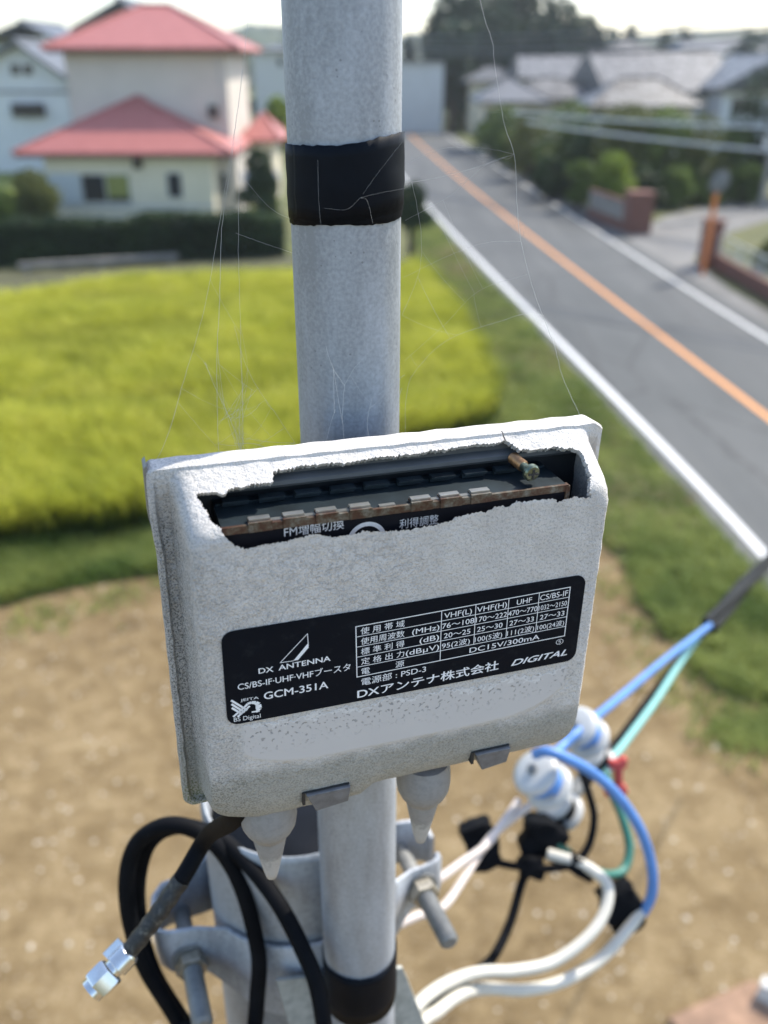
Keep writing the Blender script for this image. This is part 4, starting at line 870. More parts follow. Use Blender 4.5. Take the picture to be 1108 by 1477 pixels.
window(hs_, hx(243, 270), hx(262, 270), hz(284), hz(250), Yh, None, 1)
k = MB(); k.aabox(hx(72, 270), hx(117, 270), Yh-.12, Yh-.004, hz(294), hz(250)); k.build('shutter_box', M['shutter'], hs_)
k = MB(); k.aabox(hx(153, 270), hx(187, 270), Yh-.05, Yh-.028, hz(284), hz(252)); k.build('curtain', simple('olive_curtain_cloth', (.24, .25, .06), .5), hs_)  # plain olive curtain across the right half of the window
k = MB(); k.aabox(hx(193, 234), hx(205, 234), Yh-.22, Yh-.004, hz(243), hz(226)); k.build('meter_box', M['dark_wood'], hs_)
k = MB(); k.aabox(x0-.05, x1+.05, Yh-.06, Yh-.004, hz(300), hz(296)); k.build('plinth_band', M['frame'], hs_)
Y2 = Yh+3.6; a0, a1 = hx(97, 120, Y2), hx(328, 120, Y2); e2 = hz(68, Y2)
k = MB(); k.aabox(a0, a1, Y2, Y2+7.5, 0.02, e2-.1); k.build('upper_floor_wall', M['pinkwall'], hs_)
hip_roof(hs_, M['red_roof'], hx(66, 66, Y2), hx(348, 66, Y2), Y2-.8, Y2+8.2, e2, hz(8, Y2+3.7, 210), .92, 'upper_roof')
k = MB(); k.aabox(hx(72, 66, Y2), hx(343, 66, Y2), Y2-.7, Y2+8.1, e2-.26, e2-.165); k.build('eave_soffit', M['soffit'], hs_)
k = MB(); k.aabox(hx(302, 160, Y2), hx(314, 160, Y2), Y2-.3, Y2-.004, hz(170, Y2), hz(152, Y2)); k.build('vent_hood', M['dark_wood'], hs_)
k = MB(); k.tube([(a1-.35, Y2-.08, e2-.2), (a1-.35, Y2-.08, apz-1.2)], .05, 8); k.build('downpipe', M['frame'], hs_)
k = MB(); k.aabox(x1+.004, x1+1.0, Yh+1.6, Yh+6.0, 0, ez-.5); k.build('side_porch', M['pinkwall'], hs_)
window(hs_, hx(318, 260, Yh+1.6), hx(328, 260, Yh+1.6), 1.0, 2.0, Yh+1.6, None, 1)
hip_roof(hs_, M['red_roof'], x1+.5, x1+2.8, Yh+6.0, Yh+10.5, ez+.1, ez+1.3, .9, 'side_roof')
k = MB(); k.aabox(x1+.8, x1+2.3, Yh+6.6, Yh+10, 0, ez-.06); k.build('annex_wall', M['cream'], hs_)
# clutter beside the house
k = MB(); k.aabox(hx(350, 240, 47.5), hx(402, 240, 47.5), 47.3, 47.36, 1.25, 2.15); b = k.build('hanging_sheets', simple('pale_lavender_cloth', (.50, .50, .60), .9, 0, .1, 3), None)
tag(b, 'pale lavender laundry hanging beside the red-roofed house', 'laundry')
k = MB(); x_a, x_b = hx(348, 240, 47.5), hx(406, 240, 47.5); k.tube([(x_a, 47.42, 0), (x_a, 47.42, 2.25), (x_b, 47.42, 2.25), (x_b, 47.42, 0)], .03, 8)
tag(k.build('laundry_pole', M['frame'], None), 'grey drying pole carrying the lavender laundry', 'laundry pole')
# --- traditional houses at far left
Y3 = 68.0
wh = empty('house', (hx(40, 170, Y3), Y3, 0), 'white gabled house with dark tiled roof at the far left', 'house')
g0, g1 = hx(-70, 100, Y3), hx(93, 100, Y3); ge, gz = hz(112, Y3, 40), hz(66, Y3, 28)
gxm = hx(28, 70, Y3); wz = hz(172, Y3, 40); k = MB()
k.add([(g0, Y3, 0), (g1, Y3, 0), (g1, Y3, ge), (gxm, Y3, gz), (g0, Y3, ge), (g0, Y3+9, 0), (g1, Y3+9, 0), (g1, Y3+9, ge), (gxm, Y3+9, gz), (g0, Y3+9, ge)],
      [[0, 1, 2, 3, 4], [9, 8, 7, 6, 5], [0, 5, 6, 1], [1, 6, 7, 2], [4, 9, 5, 0], [2, 7, 8, 3], [3, 8, 9, 4]]); k.build('wall', M['white_wall'], wh)
def gable(o, x0, xm, x1, e0, e1, zt, y0, y1, mat, th=.25, name='roof'):
    k = MB(); 
    for xa, ea in ((x0, e0), (x1, e1)):
        p = [Vector((xa, y0, ea)), Vector((xm, y0, zt)), Vector((xm, y1, zt)), Vector((xa, y1, ea))]; d = Vector((0, 0, th)); q = [a+d for a in p]
        k.add(p+q, [[0, 1, 2, 3], [7, 6, 5, 4], [0, 4, 5, 1], [1, 5, 6, 2], [2, 6, 7, 3], [3, 7, 4, 0]])
    rf = k.build(name, mat, o, 20); e = MB(); e.tube([(xm, y0-.1, zt+th), (xm, y1, zt+th)], .18, 8); e.build('ridge_cap', mat, rf); return rf
gable(wh, g0-1, gxm, g1+1.1, ge-.5, ge-.75, gz+.06, Y3-.8, Y3+9.6, M['tile_dark'])
for xx in (16, 34): window(wh, hx(xx, 100, Y3), hx(xx+13, 100, Y3), hz(108, Y3, 30), hz(93, Y3, 30), Y3, None, 1)
k = MB(); k.aabox(g0, g1+.3, Y3-.10, Y3-.004, hz(134, Y3), hz(131, Y3)); k.build('trim_board', M['tile_dark'], wh)
k = MB(); k.aabox(hx(18, 150, Y3), hx(64, 150, Y3), Y3-.4, Y3-.004, hz(168, Y3), hz(149, Y3)); k.build('dark_balcony', M['dark_wood'], wh)
Y4 = 84.0
bh = empty('house', (hx(45, 60, Y4), Y4, 0), 'grey tiled house roof rising behind the white gabled house', 'house')
b0, b1, bm_ = hx(-30, 60, Y4), hx(92, 60, Y4), hx(36, 40, Y4); k = MB(); k.aabox(b0+1, b1-1, Y4, Y4+9, 0, hz(62, Y4, 60)-.3); k.build('wall', M['white_wall'], bh)
gable(bh, b0, bm_, b1, hz(64, Y4, 0), hz(62, Y4, 90), hz(36, Y4, 36), Y4-.8, Y4+10, M['tile_dark'])
Y5 = 66.0
ch_ = empty('house', (hx(170, 60, Y5), Y5, 0), 'tall dark tiled roof peeping above the red upper roof', 'house')
b0, b1, bm_ = hx(108, 45, Y5), hx(232, 45, Y5), hx(176, 10, Y5); k = MB(); k.aabox(b0+1, b1-1, Y5, Y5+8, 0, hz(45, Y5, 170)-.3); k.build('wall', M['pinkwall'], ch_)
gable(ch_, b0, bm_, b1, hz(46, Y5, 110), hz(40, Y5, 230), hz(6, Y5, 176), Y5-.8, Y5+9, M['tile_dark'])
Y6 = 120.0
fh = empty('house', (hx(390, 100, Y6), Y6, 0), 'small distant white house left of the mast below the hill', 'house')
k = MB(); k.aabox(hx(366, 100, Y6), hx(424, 100, Y6), Y6, Y6+9, 0, hz(72, Y6, 390)); k.build('wall', simple('distant_white_wall', (.58, .57, .54), .8), fh)
hip_roof(fh, M['tile'], hx(362, 100, Y6), hx(428, 100, Y6), Y6-.8, Y6+10, hz(72, Y6, 390), hz(64, Y6, 390), .8); window(fh, hx(401, 90, Y6), hx(409, 90, Y6), hz(95, Y6, 400), hz(84, Y6, 400), Y6, None, 1)
# --- houses on the right
def tiled_house(px0, px1, pe, pr, Y, D, label, wall, mat, axis='x', hip=.6, wins=2, pmid=None, over=.9):
    xm = (px0+px1)/2; o = empty('house', (hx(xm, pe, Y), Y, 0), label, 'house', 'tiled houses right of the road'); x0, x1 = hx(px0, pe, Y), hx(px1, pe, Y); e = hz(pe, Y, xm)
    zr_ = AY(xm, pr, Y+D/2).z; k = MB(); k.aabox(x0+over, x1-over, Y+over, Y+D-over, 0, e-.12); k.build('wall', wall, o)
    hip_roof(o, mat, x0, x1, Y, Y+D, e, max(zr_, e+.8), hip, 'roof', axis, .22)
    for i in range(wins):
        xa = x0+(x1-x0)*(i+.5)/wins; window(o, xa-.8, xa+.8, e-1.9, e-.7, Y+over, None, 2)
    return o
h_ = tiled_house(872, 1075, 132, 74, 84, 18, 'largest tiled roof at right, its grey tiles glinting in the sun', M['white_wall'], M['tile'], 'x', .0, 3)
def lean_roof(o, px0, px1, pt, pb, Y, D, mat):          # a lower roof in front of a house, with the wall under it
    x0, x1 = hx(px0, pb, Y), hx(px1, pb, Y); e = hz(pb, Y, (px0+px1)/2); hip_roof(o, mat, x0, x1, Y, Y+D, e, AY((px0+px1)/2, pt, Y+D/2).z, .9, 'lower_roof', 'x', .2)
    k = MB(); k.aabox(x0+.8, x1-.8, Y+.8, Y+D-.3, 0, e-.1); k.build('porch_wall', M['cream'], o)
lean_roof(h_, 850, 1020, 112, 152, 78, 7, M['tile'])
tiled_house(1035, 1210, 128, 78, 80, 12, 'tiled house with its gable end cut off by the right edge', M['white_wall'], M['tile'], 'y', .0, 2)
h_ = tiled_house(748, 905, 112, 80, 98, 13, 'middle house with stepped grey tiled roof catching the light', M['cream'], M['tile'], 'x', .1, 2)
lean_roof(h_, 735, 868, 112, 142, 88, 7, M['tile'])
tiled_house(690, 795, 146, 112, 82, 8, 'small cream house with brown-grey roof nearest the road bend', M['cream'], M['tile_dark'], 'x', .9, 2)
h_ = tiled_house(700, 845, 88, 54, 118, 13, 'hip-roofed house with dark tiles behind the cream one', M['cream'], M['tile_dark'], 'x', .9, 2)
lean_roof(h_, 668, 760, 96, 116, 108, 7, M['tile_dark'])
tiled_house(852, 985, 88, 56, 128, 13, 'pale blue-grey roofed house behind the glinting roofs', M['grey_wall'], M['tile'], 'x', .9, 2)
tiled_house(985, 1160, 76, 58, 130, 12, 'long low roof at the right edge behind the largest roof', M['white_wall'], M['tile_dark'], 'x', .2, 2)
Y7 = 108.0
wg = empty('warehouse', (hx(612, 110, Y7), Y7, 0), 'plain pale grey warehouse just right of the mast where the road bends', 'warehouse')
k = MB(); k.aabox(hx(572, 110, Y7), hx(640, 110, Y7), Y7, Y7+14, 0, hz(90, Y7, 612)); k.build('wall', M['grey_wall'], wg)
k = MB(); k.aabox(hx(569, 110, Y7), hx(642, 110, Y7), Y7-.4, Y7+14.4, hz(90, Y7, 612)+.003, hz(87, Y7, 612)); k.build('roof', M['tile_dark'], wg)
k = MB(); k.aabox(hx(598, 120, Y7), hx(622, 120, Y7), Y7-.08, Y7-.003, .1, 3.2); k.build('shutter_door', M['frame'], wg)

# ------------------------------------------------------------------ hills and far woods
def hill(name, px0, px1, ytop, Y, depth, seed, mat):
    x0, x1 = hx(px0, 90, Y), hx(px1, 90, Y); nx_, ny_ = 90, 18; r = np.random.default_rng(seed); zt = hz(ytop, Y, (px0+px1)/2)
    X, T_ = np.meshgrid(np.linspace(0, 1, nx_), np.linspace(0, 1, ny_)); prof = np.sin(np.pi*X)**.55*np.sin(np.pi*np.clip(T_, 0, 1))**.6
    x = x0+(x1-x0)*X; y = Y+depth*T_; bz = prof*zt*(.86+.28*nz2(x, y, 6/(x1-x0), seed))+prof*zt*.14*(nz2(x, y, 60/(x1-x0), seed+1)-.5)
    V = np.stack([x, y, bz-.3], -1).reshape(-1, 3); i = np.arange(nx_*ny_).reshape(ny_, nx_); Fq = np.stack([i[:-1, :-1], i[:-1, 1:], i[1:, 1:], i[1:, :-1]], -1).reshape(-1, 4)
    o = np_mesh(name, V, Fq, 4, mat, None, True); o['kind'] = 'structure'; return o
hm = leaf_mat('wooded_hillside', (.022, .036, .020), (.050, .075, .036), .05, .0)
hill('wooded_hill', 150, 640, 22, 330, 160, 3, hm); hill('wooded_hill', 640, 1700, 36, 420, 160, 5, hm); hill('wooded_hill', -500, 330, 40, 480, 160, 8, hm); hill('wooded_hill', 480, 760, 40, 460, 120, 9, hm)
# grove of tall evergreens on the rise beyond the bend
rr = random.Random(21); gi = 0
grove = [(640, 130, -6), (668, 128, -34), (700, 132, -48), (735, 136, -42), (772, 132, -30), (806, 130, -6), (838, 134, 18), (655, 112, 30), (720, 116, 8), (778, 114, 24), (690, 150, -20), (752, 152, -40), (870, 142, 38)]
words = ['leftmost tall evergreen of the dark grove beyond the bend', 'tall evergreen second from the left in the dark grove', 'highest evergreen left of centre in the dark grove', 'highest evergreen right of centre in the dark grove', 'tall evergreen on the falling right shoulder of the grove', 'shorter evergreen near the right end of the grove', 'low rounded evergreen ending the grove at right', 'lower evergreen in front at the left of the grove', 'lower evergreen in front at the middle of the grove', 'lower evergreen in front at the right of the grove', 'rear evergreen filling the left of the grove', 'rear evergreen filling the right of the grove', 'small evergreen apart from the grove above the tiled roofs']
for (px, Y, pt), lb in zip(grove, words):
    hgt_ = hz(pt, Y, px); tree('evergreen_tree', (hx(px, 100, Y), Y, 0), hgt_, 3.6+rr.random()*1.1, LM['blue'], lb, 'tree', 100+gi, 2600, .42, 'evergreens of the grove beyond the bend', .12, 8, 1.3); gi += 1
for (px, Y, pt, lb) in ((905, 150, 36, 'thin far tree on the skyline left of the conifer pair'), (955, 150, 44, 'left one of two thin conifers on the skyline'), (985, 150, 42, 'right one of two thin conifers on the skyline'), (1088, 130, 40, 'rounded far tree on the skyline at the right edge'), (590, 160, 52, 'dark far tree on the skyline right of the mast')):
    tree('skyline_tree', (hx(px, 90, Y), Y, 0), hz(pt, Y, px), 2.0 if px < 1000 else 4.5, LM['blue'], lb, 'tree', int(px), 900, .4, 'far trees on the skyline', .3, 5, 1.2)

# ------------------------------------------------------------------ gardens right of the road
def bush(px, pbase, ptop, radpx, mat, label, seed, nm='garden_shrub', cat='shrub', nl=2600, size=.13, group=None, trunk=.08):
    b = G(px, pbase); dist = (b-CAMP).dot(FW); h = AY(px, ptop, b.y).z; return tree(nm, (b.x, b.y, 0), max(h, .4), radpx/F*dist, LM[mat], label, cat, seed, nl, size, group, trunk, 7)
GT = 'garden_tree'
bush(668, 186, 150, 26, 'mid', 'small round shrub at the far road edge near the bend', 31)
bush(632, 165, 124, 26, 'mid', 'bushy green shrub by the roadside in front of the warehouse', 32)
bush(706, 222, 172, 30, 'bright', 'fresh green shrub catching light near the road verge', 34)
bush(742, 245, 185, 30, 'mid', 'low roadside shrub just right of the fresh green one', 41)
bush(722, 232, 150, 40, 'mid', 'leafy tree below the small cream house', 61, GT, 'tree')
bush(764, 258, 158, 46, 'olive', 'olive green garden tree at the left end of the garden row', 33, GT, 'tree', 3000)
bush(812, 272, 146, 52, 'mid', 'broad leafy tree left of the middle in the garden row', 35, GT, 'tree', 3400)
bush(850, 284, 162, 46, 'dark', 'dark tree in the middle of the garden row', 62, GT, 'tree', 3000)
bush(893, 290, 150, 58, 'olive', 'wide olive tree in front of the glinting roof', 36, GT, 'tree', 3600)
bush(948, 292, 156, 56, 'mid', 'leafy tree right of the wide olive tree', 37, GT, 'tree', 3600)
bush(1000, 290, 165, 50, 'olive', 'tree at the right end of the garden row beside the driveway', 38, GT, 'tree', 3200)
bush(1045, 286, 180, 42, 'mid', 'bushy tree between the garden row and the tall dark evergreen', 63, GT, 'tree', 3000)
bush(790, 288, 225, 36, 'dark', 'dark rounded shrub by the road below the broad tree', 40)
bush(832, 302, 232, 36, 'mid', 'mid-green shrub behind the panelled garden wall', 64)
bush(878, 306, 218, 40, 'bright', 'bright yellow-green shrub behind the brick gate post', 39)
bush(925, 304, 240, 38, 'dark', 'dark low shrub just right of the brick gate post', 42)
bush(968, 300, 240, 36, 'mid', 'green shrub beside the top of the driveway', 65)
bush(1010, 294, 256, 40, 'mid', 'low green shrub behind the traffic mirror', 43)
bush(1085, 285, 98, 62, 'dark', 'tall dark evergreen at the right edge beside the utility pole', 44, 'evergreen_tree', 'tree', 4600)
bush(1150, 290, 120, 60, 'dark', 'dark evergreen cut off by the right edge', 45, 'evergreen_tree', 'tree', 3000)
bush(1070, 295, 238, 40, 'mid', 'leafy shrub at the foot of the tall dark evergreen', 46)
pA, pB = G(690, 212), G(812, 288)
hedge('roadside_hedge', (pA.x+.3, pA.y), (pB.x+.6, pB.y), .8, 1.1, LM['olive'], 'low olive hedge along the far side of the road', 66, 5000, .12)
# walls, posts, mirror
M['brick'] = simple('weathered_red_brick', (.17, .075, .055), .9, 0, .25, 5, .006)
M['conc'] = simple('stained_concrete', (.24, .225, .20), .9, 0, .25, 2)
def seg_wall(name, p0, p1, hgt, th, mat, label, cat, cap=None):
    p0, p1 = Vector((p0.x, p0.y, 0)), Vector((p1.x, p1.y, 0)); t = (p1-p0); Ln = t.length; t.normalize(); s_ = Vector((-t.y, t.x, 0)); o = empty(name, p0, label, cat)
    k = MB(); k.box((p0+p1)/2+Vector((0, 0, hgt/2)), t*Ln/2, s_*th/2, Vector((0, 0, hgt/2))); k.build('wall', mat, o)
    if cap: k = MB(); k.box((p0+p1)/2+Vector((0, 0, hgt+.043)), t*(Ln/2+.02), s_*(th/2+.03), Vector((0, 0, .04))); k.build('coping', cap, o)
    return o
A1, B1 = G(850, 312), G(903, 334)
seg_wall('garden_wall', A1, B1, 1.25, .16, M['conc'], 'grey panelled garden wall joining the brick gate post left of the driveway', 'wall', M['brick'])
ww = bpy.data.objects['garden_wall']; k = MB(); t_ = (B1-A1).normalized(); k.box((A1+B1)/2+Vector((0, 0, .22))+Vector((t_.y, -t_.x, 0))*.1, t_*((B1-A1).length/2-.02), Vector((t_.y, -t_.x, 0))*.03, Vector((0, 0, .22))); k.build('brick_footing', M['brick'], ww)
def post(px, pb, pt, wpx, label):
    b = G(px, pb); h = AY(px, pt, b.y).z; hw = wpx/F*(b-CAMP).dot(FW)/2; o = empty('brick_gate_post', (b.x, b.y, 0), label, 'gate post', 'brick posts beside the driveway')
    k = MB(); k.aabox(b.x-hw, b.x+hw, b.y-hw, b.y+hw, 0, h); k.build('brickwork', M['brick'], o); k = MB(); k.aabox(b.x-hw-.04, b.x+hw+.04, b.y-hw-.04, b.y+hw+.04, h+.003, h+.09); k.build('coping', M['brick'], o); return b
post(917, 335, 279, 34, 'red brick gate post at the left side of the driveway')
post(1020, 384, 320, 24, 'red brick gate post at the right side of the driveway')
C1, D1_ = G(1032, 388), G(1180, 475)
fo_o = seg_wall('low_brick_wall', C1, D1_, .55, .18, M['brick'], 'low red brick wall with a rail fence along the right edge', 'wall', None)
t_ = (D1_-C1).normalized(); Lf = (D1_-C1).length; k = MB()
k.tube([C1+Vector((0, 0, 1.25)), D1_+Vector((0, 0, 1.25))], .025, 8); k.build('top_rail', M['frame'], fo_o); k = MB(); k.tube([C1+Vector((0, 0, .75)), D1_+Vector((0, 0, .75))], .02, 8); k.build('bottom_rail', M['frame'], fo_o)
nb_ = 26
for i in range(nb_+1):
    k = MB(); p = C1+t_*Lf*i/nb_; k.tube([p+Vector((0, 0, .56)), p+Vector((0, 0, 1.25))], .014 if i % 6 else .03, 6); k.build('rail_post' if i % 6 == 0 else 'picket', M['frame'], fo_o)
bush(1120, 388, 345, 36, 'olive', 'garden shrub behind the rail fence at the right edge', 47)
mb_ = G(1013, 396); mo = empty('traffic_mirror', (mb_.x, mb_.y, 0), 'round traffic mirror on an orange post beside the driveway', 'traffic mirror'); mt = AY(1036, 262, mb_.y)
k = MB(); k.tube([(mb_.x, mb_.y, 0), (mb_.x*.5+mt.x*.5, mb_.y, mt.z*.5), (mt.x, mb_.y, mt.z+.1)], .09, 12); k.build('post', simple('orange_post_paint', (.72, .22, .06), .5, 0, .12, 6), mo)
fx = Vector((.25, -.95, -.15)).normalized(); k = MB(); k.lathe(Vector((mt.x, mb_.y-.07, mt.z)), fx, [(-.04, .18), (0, .40), (.04, .42), (.06, .41)], 28); k.build('rim', M['tile'], mo)
k = MB(); k.lathe(Vector((mt.x, mb_.y-.07, mt.z))+fx*.055, fx, [(0, .40), (.03, .3), (.05, .15), (.055, .01)], 28); k.build('mirror_face', simple('dull_grey_disc', (.17, .175, .18), .7, 0, .1), mo)
# utility pole and wires
up_b = G(1097, 300); uo = empty('utility_pole', (up_b.x, up_b.y, 0), 'slim grey concrete utility pole at the right edge', 'utility pole'); zt_p = 11.5
k = MB(); k.tube([(up_b.x, up_b.y, 0), (up_b.x, up_b.y, zt_p)], [.17, .11], 14); k.build('shaft', M['conc'], uo)
k = MB(); k.aabox(up_b.x-.9, up_b.x+.9, up_b.y-.05, up_b.y+.05, 9.6, 9.72); k.build('crossarm', M['galv_bolt'], uo)
k = MB(); k.lathe((up_b.x-.28, up_b.y, 3.0), (0, 0, 1), [(0, .05), (.02, .16), (.5, .16), (.55, .05)], 16); k.build('junction_box', M['frame'], uo)
M['wire'] = simple('grey_overhead_wire', (.12, .13, .14), .6); M['pale_wire'] = simple('pale_grey_overhead_wire', (.48, .50, .52), .5)
def wire(p, q, sag, r, label):
    pts = [Vector(p).lerp(Vector(q), i/24)+Vector((0, 0, -sag*4*(i/24)*(1-i/24))) for i in range(25)]; k = MB(); k.tube(pts, r, 6); return tag(k.build('overhead_wire', M['pale_wire'] if 'garden' in label else M['wire'], None), label, 'overhead wire', 'overhead wires crossing the view')
wire(AY(740, 162, 34), AY(1330, 188, 26), .12, .05, 'upper of two grey wires crossing in front of the garden trees')
wire(AY(760, 176, 34), AY(1330, 232, 26), .15, .05, 'lower of two grey wires crossing in front of the garden trees')
wire(AY(585, 52, 70), AY(1330, -4, 40), .5, .058, 'highest wire crossing the sky at upper right')
wire(AY(585, 64, 70), AY(1330, 10, 40), .5, .058, 'second highest wire crossing the sky at upper right')
wire(AY(585, 70, 70), AY(1330, 26, 40), .5, .05, 'third wire from the top crossing the sky at upper right')
wire(AY(585, 76, 70), AY(1330, 40, 40), .5, .058, 'lowest of the four wires crossing the sky at upper right')
# ------------------------------------------------------------------ left side: hedge, bushes, beam, far field
pA, pB = G(-320, 392), G(412, 366)
hedge('clipped_hedge', (pA.x, pA.y), (pB.x, pB.y), 1.3, 1.55, LM['dark'], 'long dark clipped hedge between the red-roofed house and the paddy', 51, 16000, .11)
bush(55, 330, 245, 40, 'olive', 'loose brownish bush at the left end of the red-roofed house', 52)
bush(8, 335, 272, 34, 'mid', 'green bush at the left edge above the hedge', 53)
bush(378, 330, 215, 34, 'dark', 'dark garden bush between the house porch and the mast', 54, 'garden_shrub', 'shrub', 2600, .14)
bush(405, 262, 140, 30, 'bright', 'yellow-green tree just left of the mast', 55, 'garden_tree', 'tree', 2200, .2)
bush(352, 200, 72, 24, 'dark', 'dark tree right behind the upper red roof', 56, 'garden_tree', 'tree', 2200, .25)
bush(594, 372, 262, 34, 'dark', 'dark roadside bush just right of the mast', 57, 'garden_shrub', 'shrub', 2600, .12)
bush(384, 175, 120, 30, 'mid', 'mid-green bush below the distant white house', 58, 'garden_shrub', 'shrub', 2000, .25)
pA, pB = G(-150, 232), G(100, 232)
hedge('boundary_hedge', (pA.x, pA.y), (pB.x, pB.y), 1.5, 3.2, LM['dark'], 'tall dark hedge under the white gabled house', 59, 8000, .2)
poly_sheet('far_paddy', [(p.x, p.y) for p in gl([(-300,300),(70,300),(70,238),(-300,238)])], .01, leaf_mat('far_rice', (.12, .15, .02), (.20, .23, .03), .4, 0))
pA, pB = G(28, 393), G(258, 378)
t_ = (pB-pA).normalized(); k = MB(); k.box((pA+pB)/2+Vector((0, 0, .24)), t_*((pB-pA).length/2), Vector((-t_.y, t_.x, 0))*.12, Vector((0, 0, .09))); o = k.build('concrete_beam', M['conc'], None)
tag(o, 'long pale concrete beam lying at the foot of the hedge', 'concrete beam'); md = o.modifiers.new('rounding', 'BEVEL'); md.width = .02
k = MB()
for f_ in (.05, .5, .95): 
    c = pA.lerp(pB, f_); k = MB(); k.aabox(c.x-.1, c.x+.1, c.y-.1, c.y+.1, 0, .148); sb = k.build('beam_block', M['conc'], o)
poly_sheet('ditch_bank', [(p.x, p.y) for p in gl([(-300,480),(0,425),(150,404),(300,390),(420,386),(590,386),(600,372),(420,368),(0,390),(-300,402)])], .006, simple('weedy_ditch_bank', (.075, .075, .035), .95, 0, .4, 1.2))
# ------------------------------------------------------------------ terracotta slab and pipe at lower right
tb = empty('terracotta_kerb', G(1060, 1470), 'terracotta-coloured paving kerb at the lower right corner with a white edging', 'kerb')
q = [G(962, 1472), G(1082, 1418), G(1300, 1500), G(1100, 1640)]; k = MB(); hh = Vector((0, 0, .05))
k.add([Vector((p.x, p.y, 0)) for p in q]+[Vector((p.x, p.y, 0))+hh for p in q], [[3, 2, 1, 0], [4, 5, 6, 7], [0, 1, 5, 4], [1, 2, 6, 5], [2, 3, 7, 6], [3, 0, 4, 7]])
o = k.build('slab', simple('sun_faded_terracotta', (.31, .19, .12), .85, 0, .4, 4), tb); md = o.modifiers.new('rounding', 'BEVEL'); md.width = .015; md.segments = 2
q0, q1 = G(1096, 1424, .12), G(1240, 1500, .12); t_ = (q1-q0).normalized(); k = MB(); k.box((q0+q1)/2, t_*((q1-q0).length/2), Vector((-t_.y, t_.x, 0))*.05, Vector((0, 0, .10))); k.build('white_edging', simple('white_edging_stone', (.6, .59, .55), .8), tb)

# ------------------------------------------------------------------ cobweb strung between mast and box
M['silk'] = simple('dusty_cobweb_silk', (.55, .55, .53), .6, 0, .05)
wr = random.Random(77); cw = MB(); LN = []
def strand(pts, r=.000045, jit=.00012, keep=True, raw=False, sag=0.0):
    p3 = pts if raw else pxs(pts); q = spline(p3, 7)
    if sag:
        m = len(q)-1; q = [p+Vector((0, 0, -sag*4*(i/m)*(1-i/m))) for i, p in enumerate(q)]
    q = [p+Vector((wr.gauss(0, jit), wr.gauss(0, jit), wr.gauss(0, jit)))*.4 for p in q]; cw.tube(q, r*.75, 4, False)
    if keep: LN.append(q)
    return q
TL = strand([(221,676,.262),(244,622,.263),(262,560,.265),(280,500,.265),(296,440,.262),(312,350,.256),(330,240,.247),(346,140,.24),(358,30,.235)], .00006)
TM = strand([(316,664,.266),(314,600,.264),(313,520,.262),(317,430,.26),(320,330,.255),(334,230,.247),(350,100,.24)], .00006)
TR = strand([(352,660,.267),(349,560,.262),(346,440,.258),(344,330,.252),(347,200,.246)], .00004)
TT = strand([(400,656,.268),(372,641,.266),(338,640,.265)], .00007); TU = strand([(352,658,.267),(332,605,.265),(312,562,.263),(296,523,.263)], .00005)
TV = strand([(426,640,.268),(400,600,.266),(372,560,.264),(352,520,.262),(338,470,.26)], .00004)
def at_(q, f): x = f*(len(q)-1); i = min(int(x), len(q)-2); return q[i].lerp(q[i+1], x-i)
left = [TL, TM, TR, TU, TV, TT]
for i in range(62):          # cross threads, denser towards the box
    a_, b_ = wr.sample(left+LN[6:40], 2); f0 = wr.random()**2.1*.62; p = at_(a_, f0 if a_ in (TL, TM, TR, TV) else wr.random())
    best = min((at_(b_, k/20) for k in range(21)), key=lambda z: (z-p).length); best = best.lerp(at_(b_, wr.random()), .25)
    L_ = (best-p).length
    if .003 < L_ < .034: strand([p, p.lerp(best, .5)+Vector((wr.gauss(0, .04), wr.gauss(0, .04), wr.gauss(0, .04)))*L_, best], wr.choice((.000022, .00003, .00004)), .00006, True, True, L_*wr.uniform(0, .12))
base_l = len(LN)
R1 = strand([(690,-10,.235),(700,30,.236),(710,60,.237),(716,110,.24),(728,180,.244),(742,225,.247),(746,300,.251),(752,350,.253),(770,420,.258),(800,500,.262),(812,545,.265),(838,602,.268)], .00005)
R2 = strand([(584,640,.267),(588,560,.264),(612,520,.263),(650,488,.262),(700,470,.261),(760,452,.26),(785,455,.26)], .00003)
R3 = strand([(580,455,.262),(604,395,.26),(608,345,.257),(602,300,.255),(594,262,.253)], .00004)
R4 = strand([(584,318,.256),(650,282,.254),(700,238,.25),(742,222,.247)], .000025); strand([(582,400,.26),(640,372,.257),(700,350,.255),(752,348,.253)], .000022)
strand([(588,235,.252),(640,214,.25),(700,214,.248),(741,222,.247)], .000022); R5_ = strand([(584,520,.263),(640,470,.261),(690,420,.259),(760,396,.257)], .000022)
for i in range(16):
    a_, b_ = wr.sample([R1, R2, R3, R4, R5_], 2); p = at_(a_, wr.random()); q_ = min((at_(b_, k/20) for k in range(21)), key=lambda z: (z-p).length)
    if (p-q_).length < .03: strand([p, p.lerp(q_, .5), q_], .00002, .00005, False, True, .0008)
MP = []
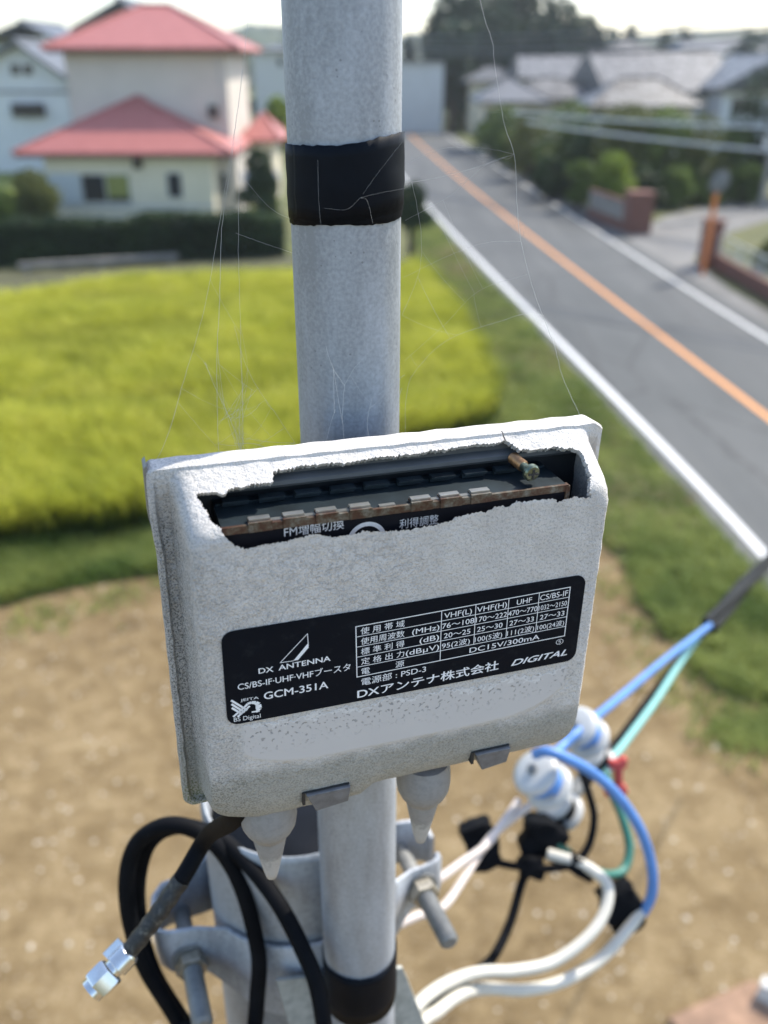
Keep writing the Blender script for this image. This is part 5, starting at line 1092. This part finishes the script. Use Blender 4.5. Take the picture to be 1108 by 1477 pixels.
for (a, b, c) in (((497,640),(494,600),(497,556)),((470,641),(476,615),(484,590)),((534,640),(530,610),(536,575)),((497,556),(512,530),(540,500)),((556,640),(566,600),(580,560)),((497,556),(480,530),(470,500)),((536,575),(560,560),(584,540))):
    MP.append(strand([(*a,.2545),(*b,.2525),(*c,.2505)], .00004))
for i in range(7):
    a_, b_ = wr.sample(MP, 2); p = at_(a_, wr.random()); q_ = at_(b_, wr.random()); 
    if (p-q_).length < .016: strand([p, p.lerp(q_, .5), q_], .00003, .00006, False, True, .0006)
for (a, b, c) in (((463,326),(460,290),(458,215)),((538,322),(530,290),(520,285)),((520,285),(515,240),(514,205)),((520,285),(545,250),(580,205)),((520,285),(550,278),(584,272)),((468,300),(500,302),(520,285))):
    strand([(*a,.2405),(*b,.2385),(*c,.2365)], (.00002), .00006, False)
strand([(352,258,.249),(390,300,.252),(424,318,.254)], .00003, .0001, False); strand([(340,336,.252),(384,352,.254),(426,366,.256)], .00003, .0001, False)
for i in range(12):          # threads inside the torn opening
    x = wr.uniform(296, 400); y = 712+wr.uniform(0, 45); strand([(x, y, .247), (x+wr.uniform(4, 14), y+wr.uniform(-8, 10), .247), (x+wr.uniform(12, 36), y+wr.uniform(0, 26), .246)], .00003, .00008, False)
strand([(838,712,.2515),(824,722,.2505),(806,738,.2485)], .00003); strand([(548,640,.254),(556,700,.2515),(548,725,.2495)], .00003)
tag(cw.build('cobweb', M['silk'], None), 'dusty old cobweb strung between the mast and the top of the booster box', 'cobweb')

# ------------------------------------------------------------------ haze
def haze(density):
    m = bpy.data.materials.new('pale_humid_air'); m.use_nodes = True; t = m.node_tree; t.nodes.remove(t.nodes['Principled BSDF'])
    pv = t.nodes.new('ShaderNodeVolumePrincipled'); pv.inputs['Color'].default_value = (.92, .96, 1, 1); pv.inputs['Density'].default_value = density; pv.inputs['Anisotropy'].default_value = .3
    t.links.new(pv.outputs[0], t.nodes['Material Output'].inputs['Volume'])
    k = MB(); k.aabox(-900, 900, -40, 900, -1.5, 60); o = k.build('haze', m, None); o['kind'] = 'stuff'; return o
haze(.0004)
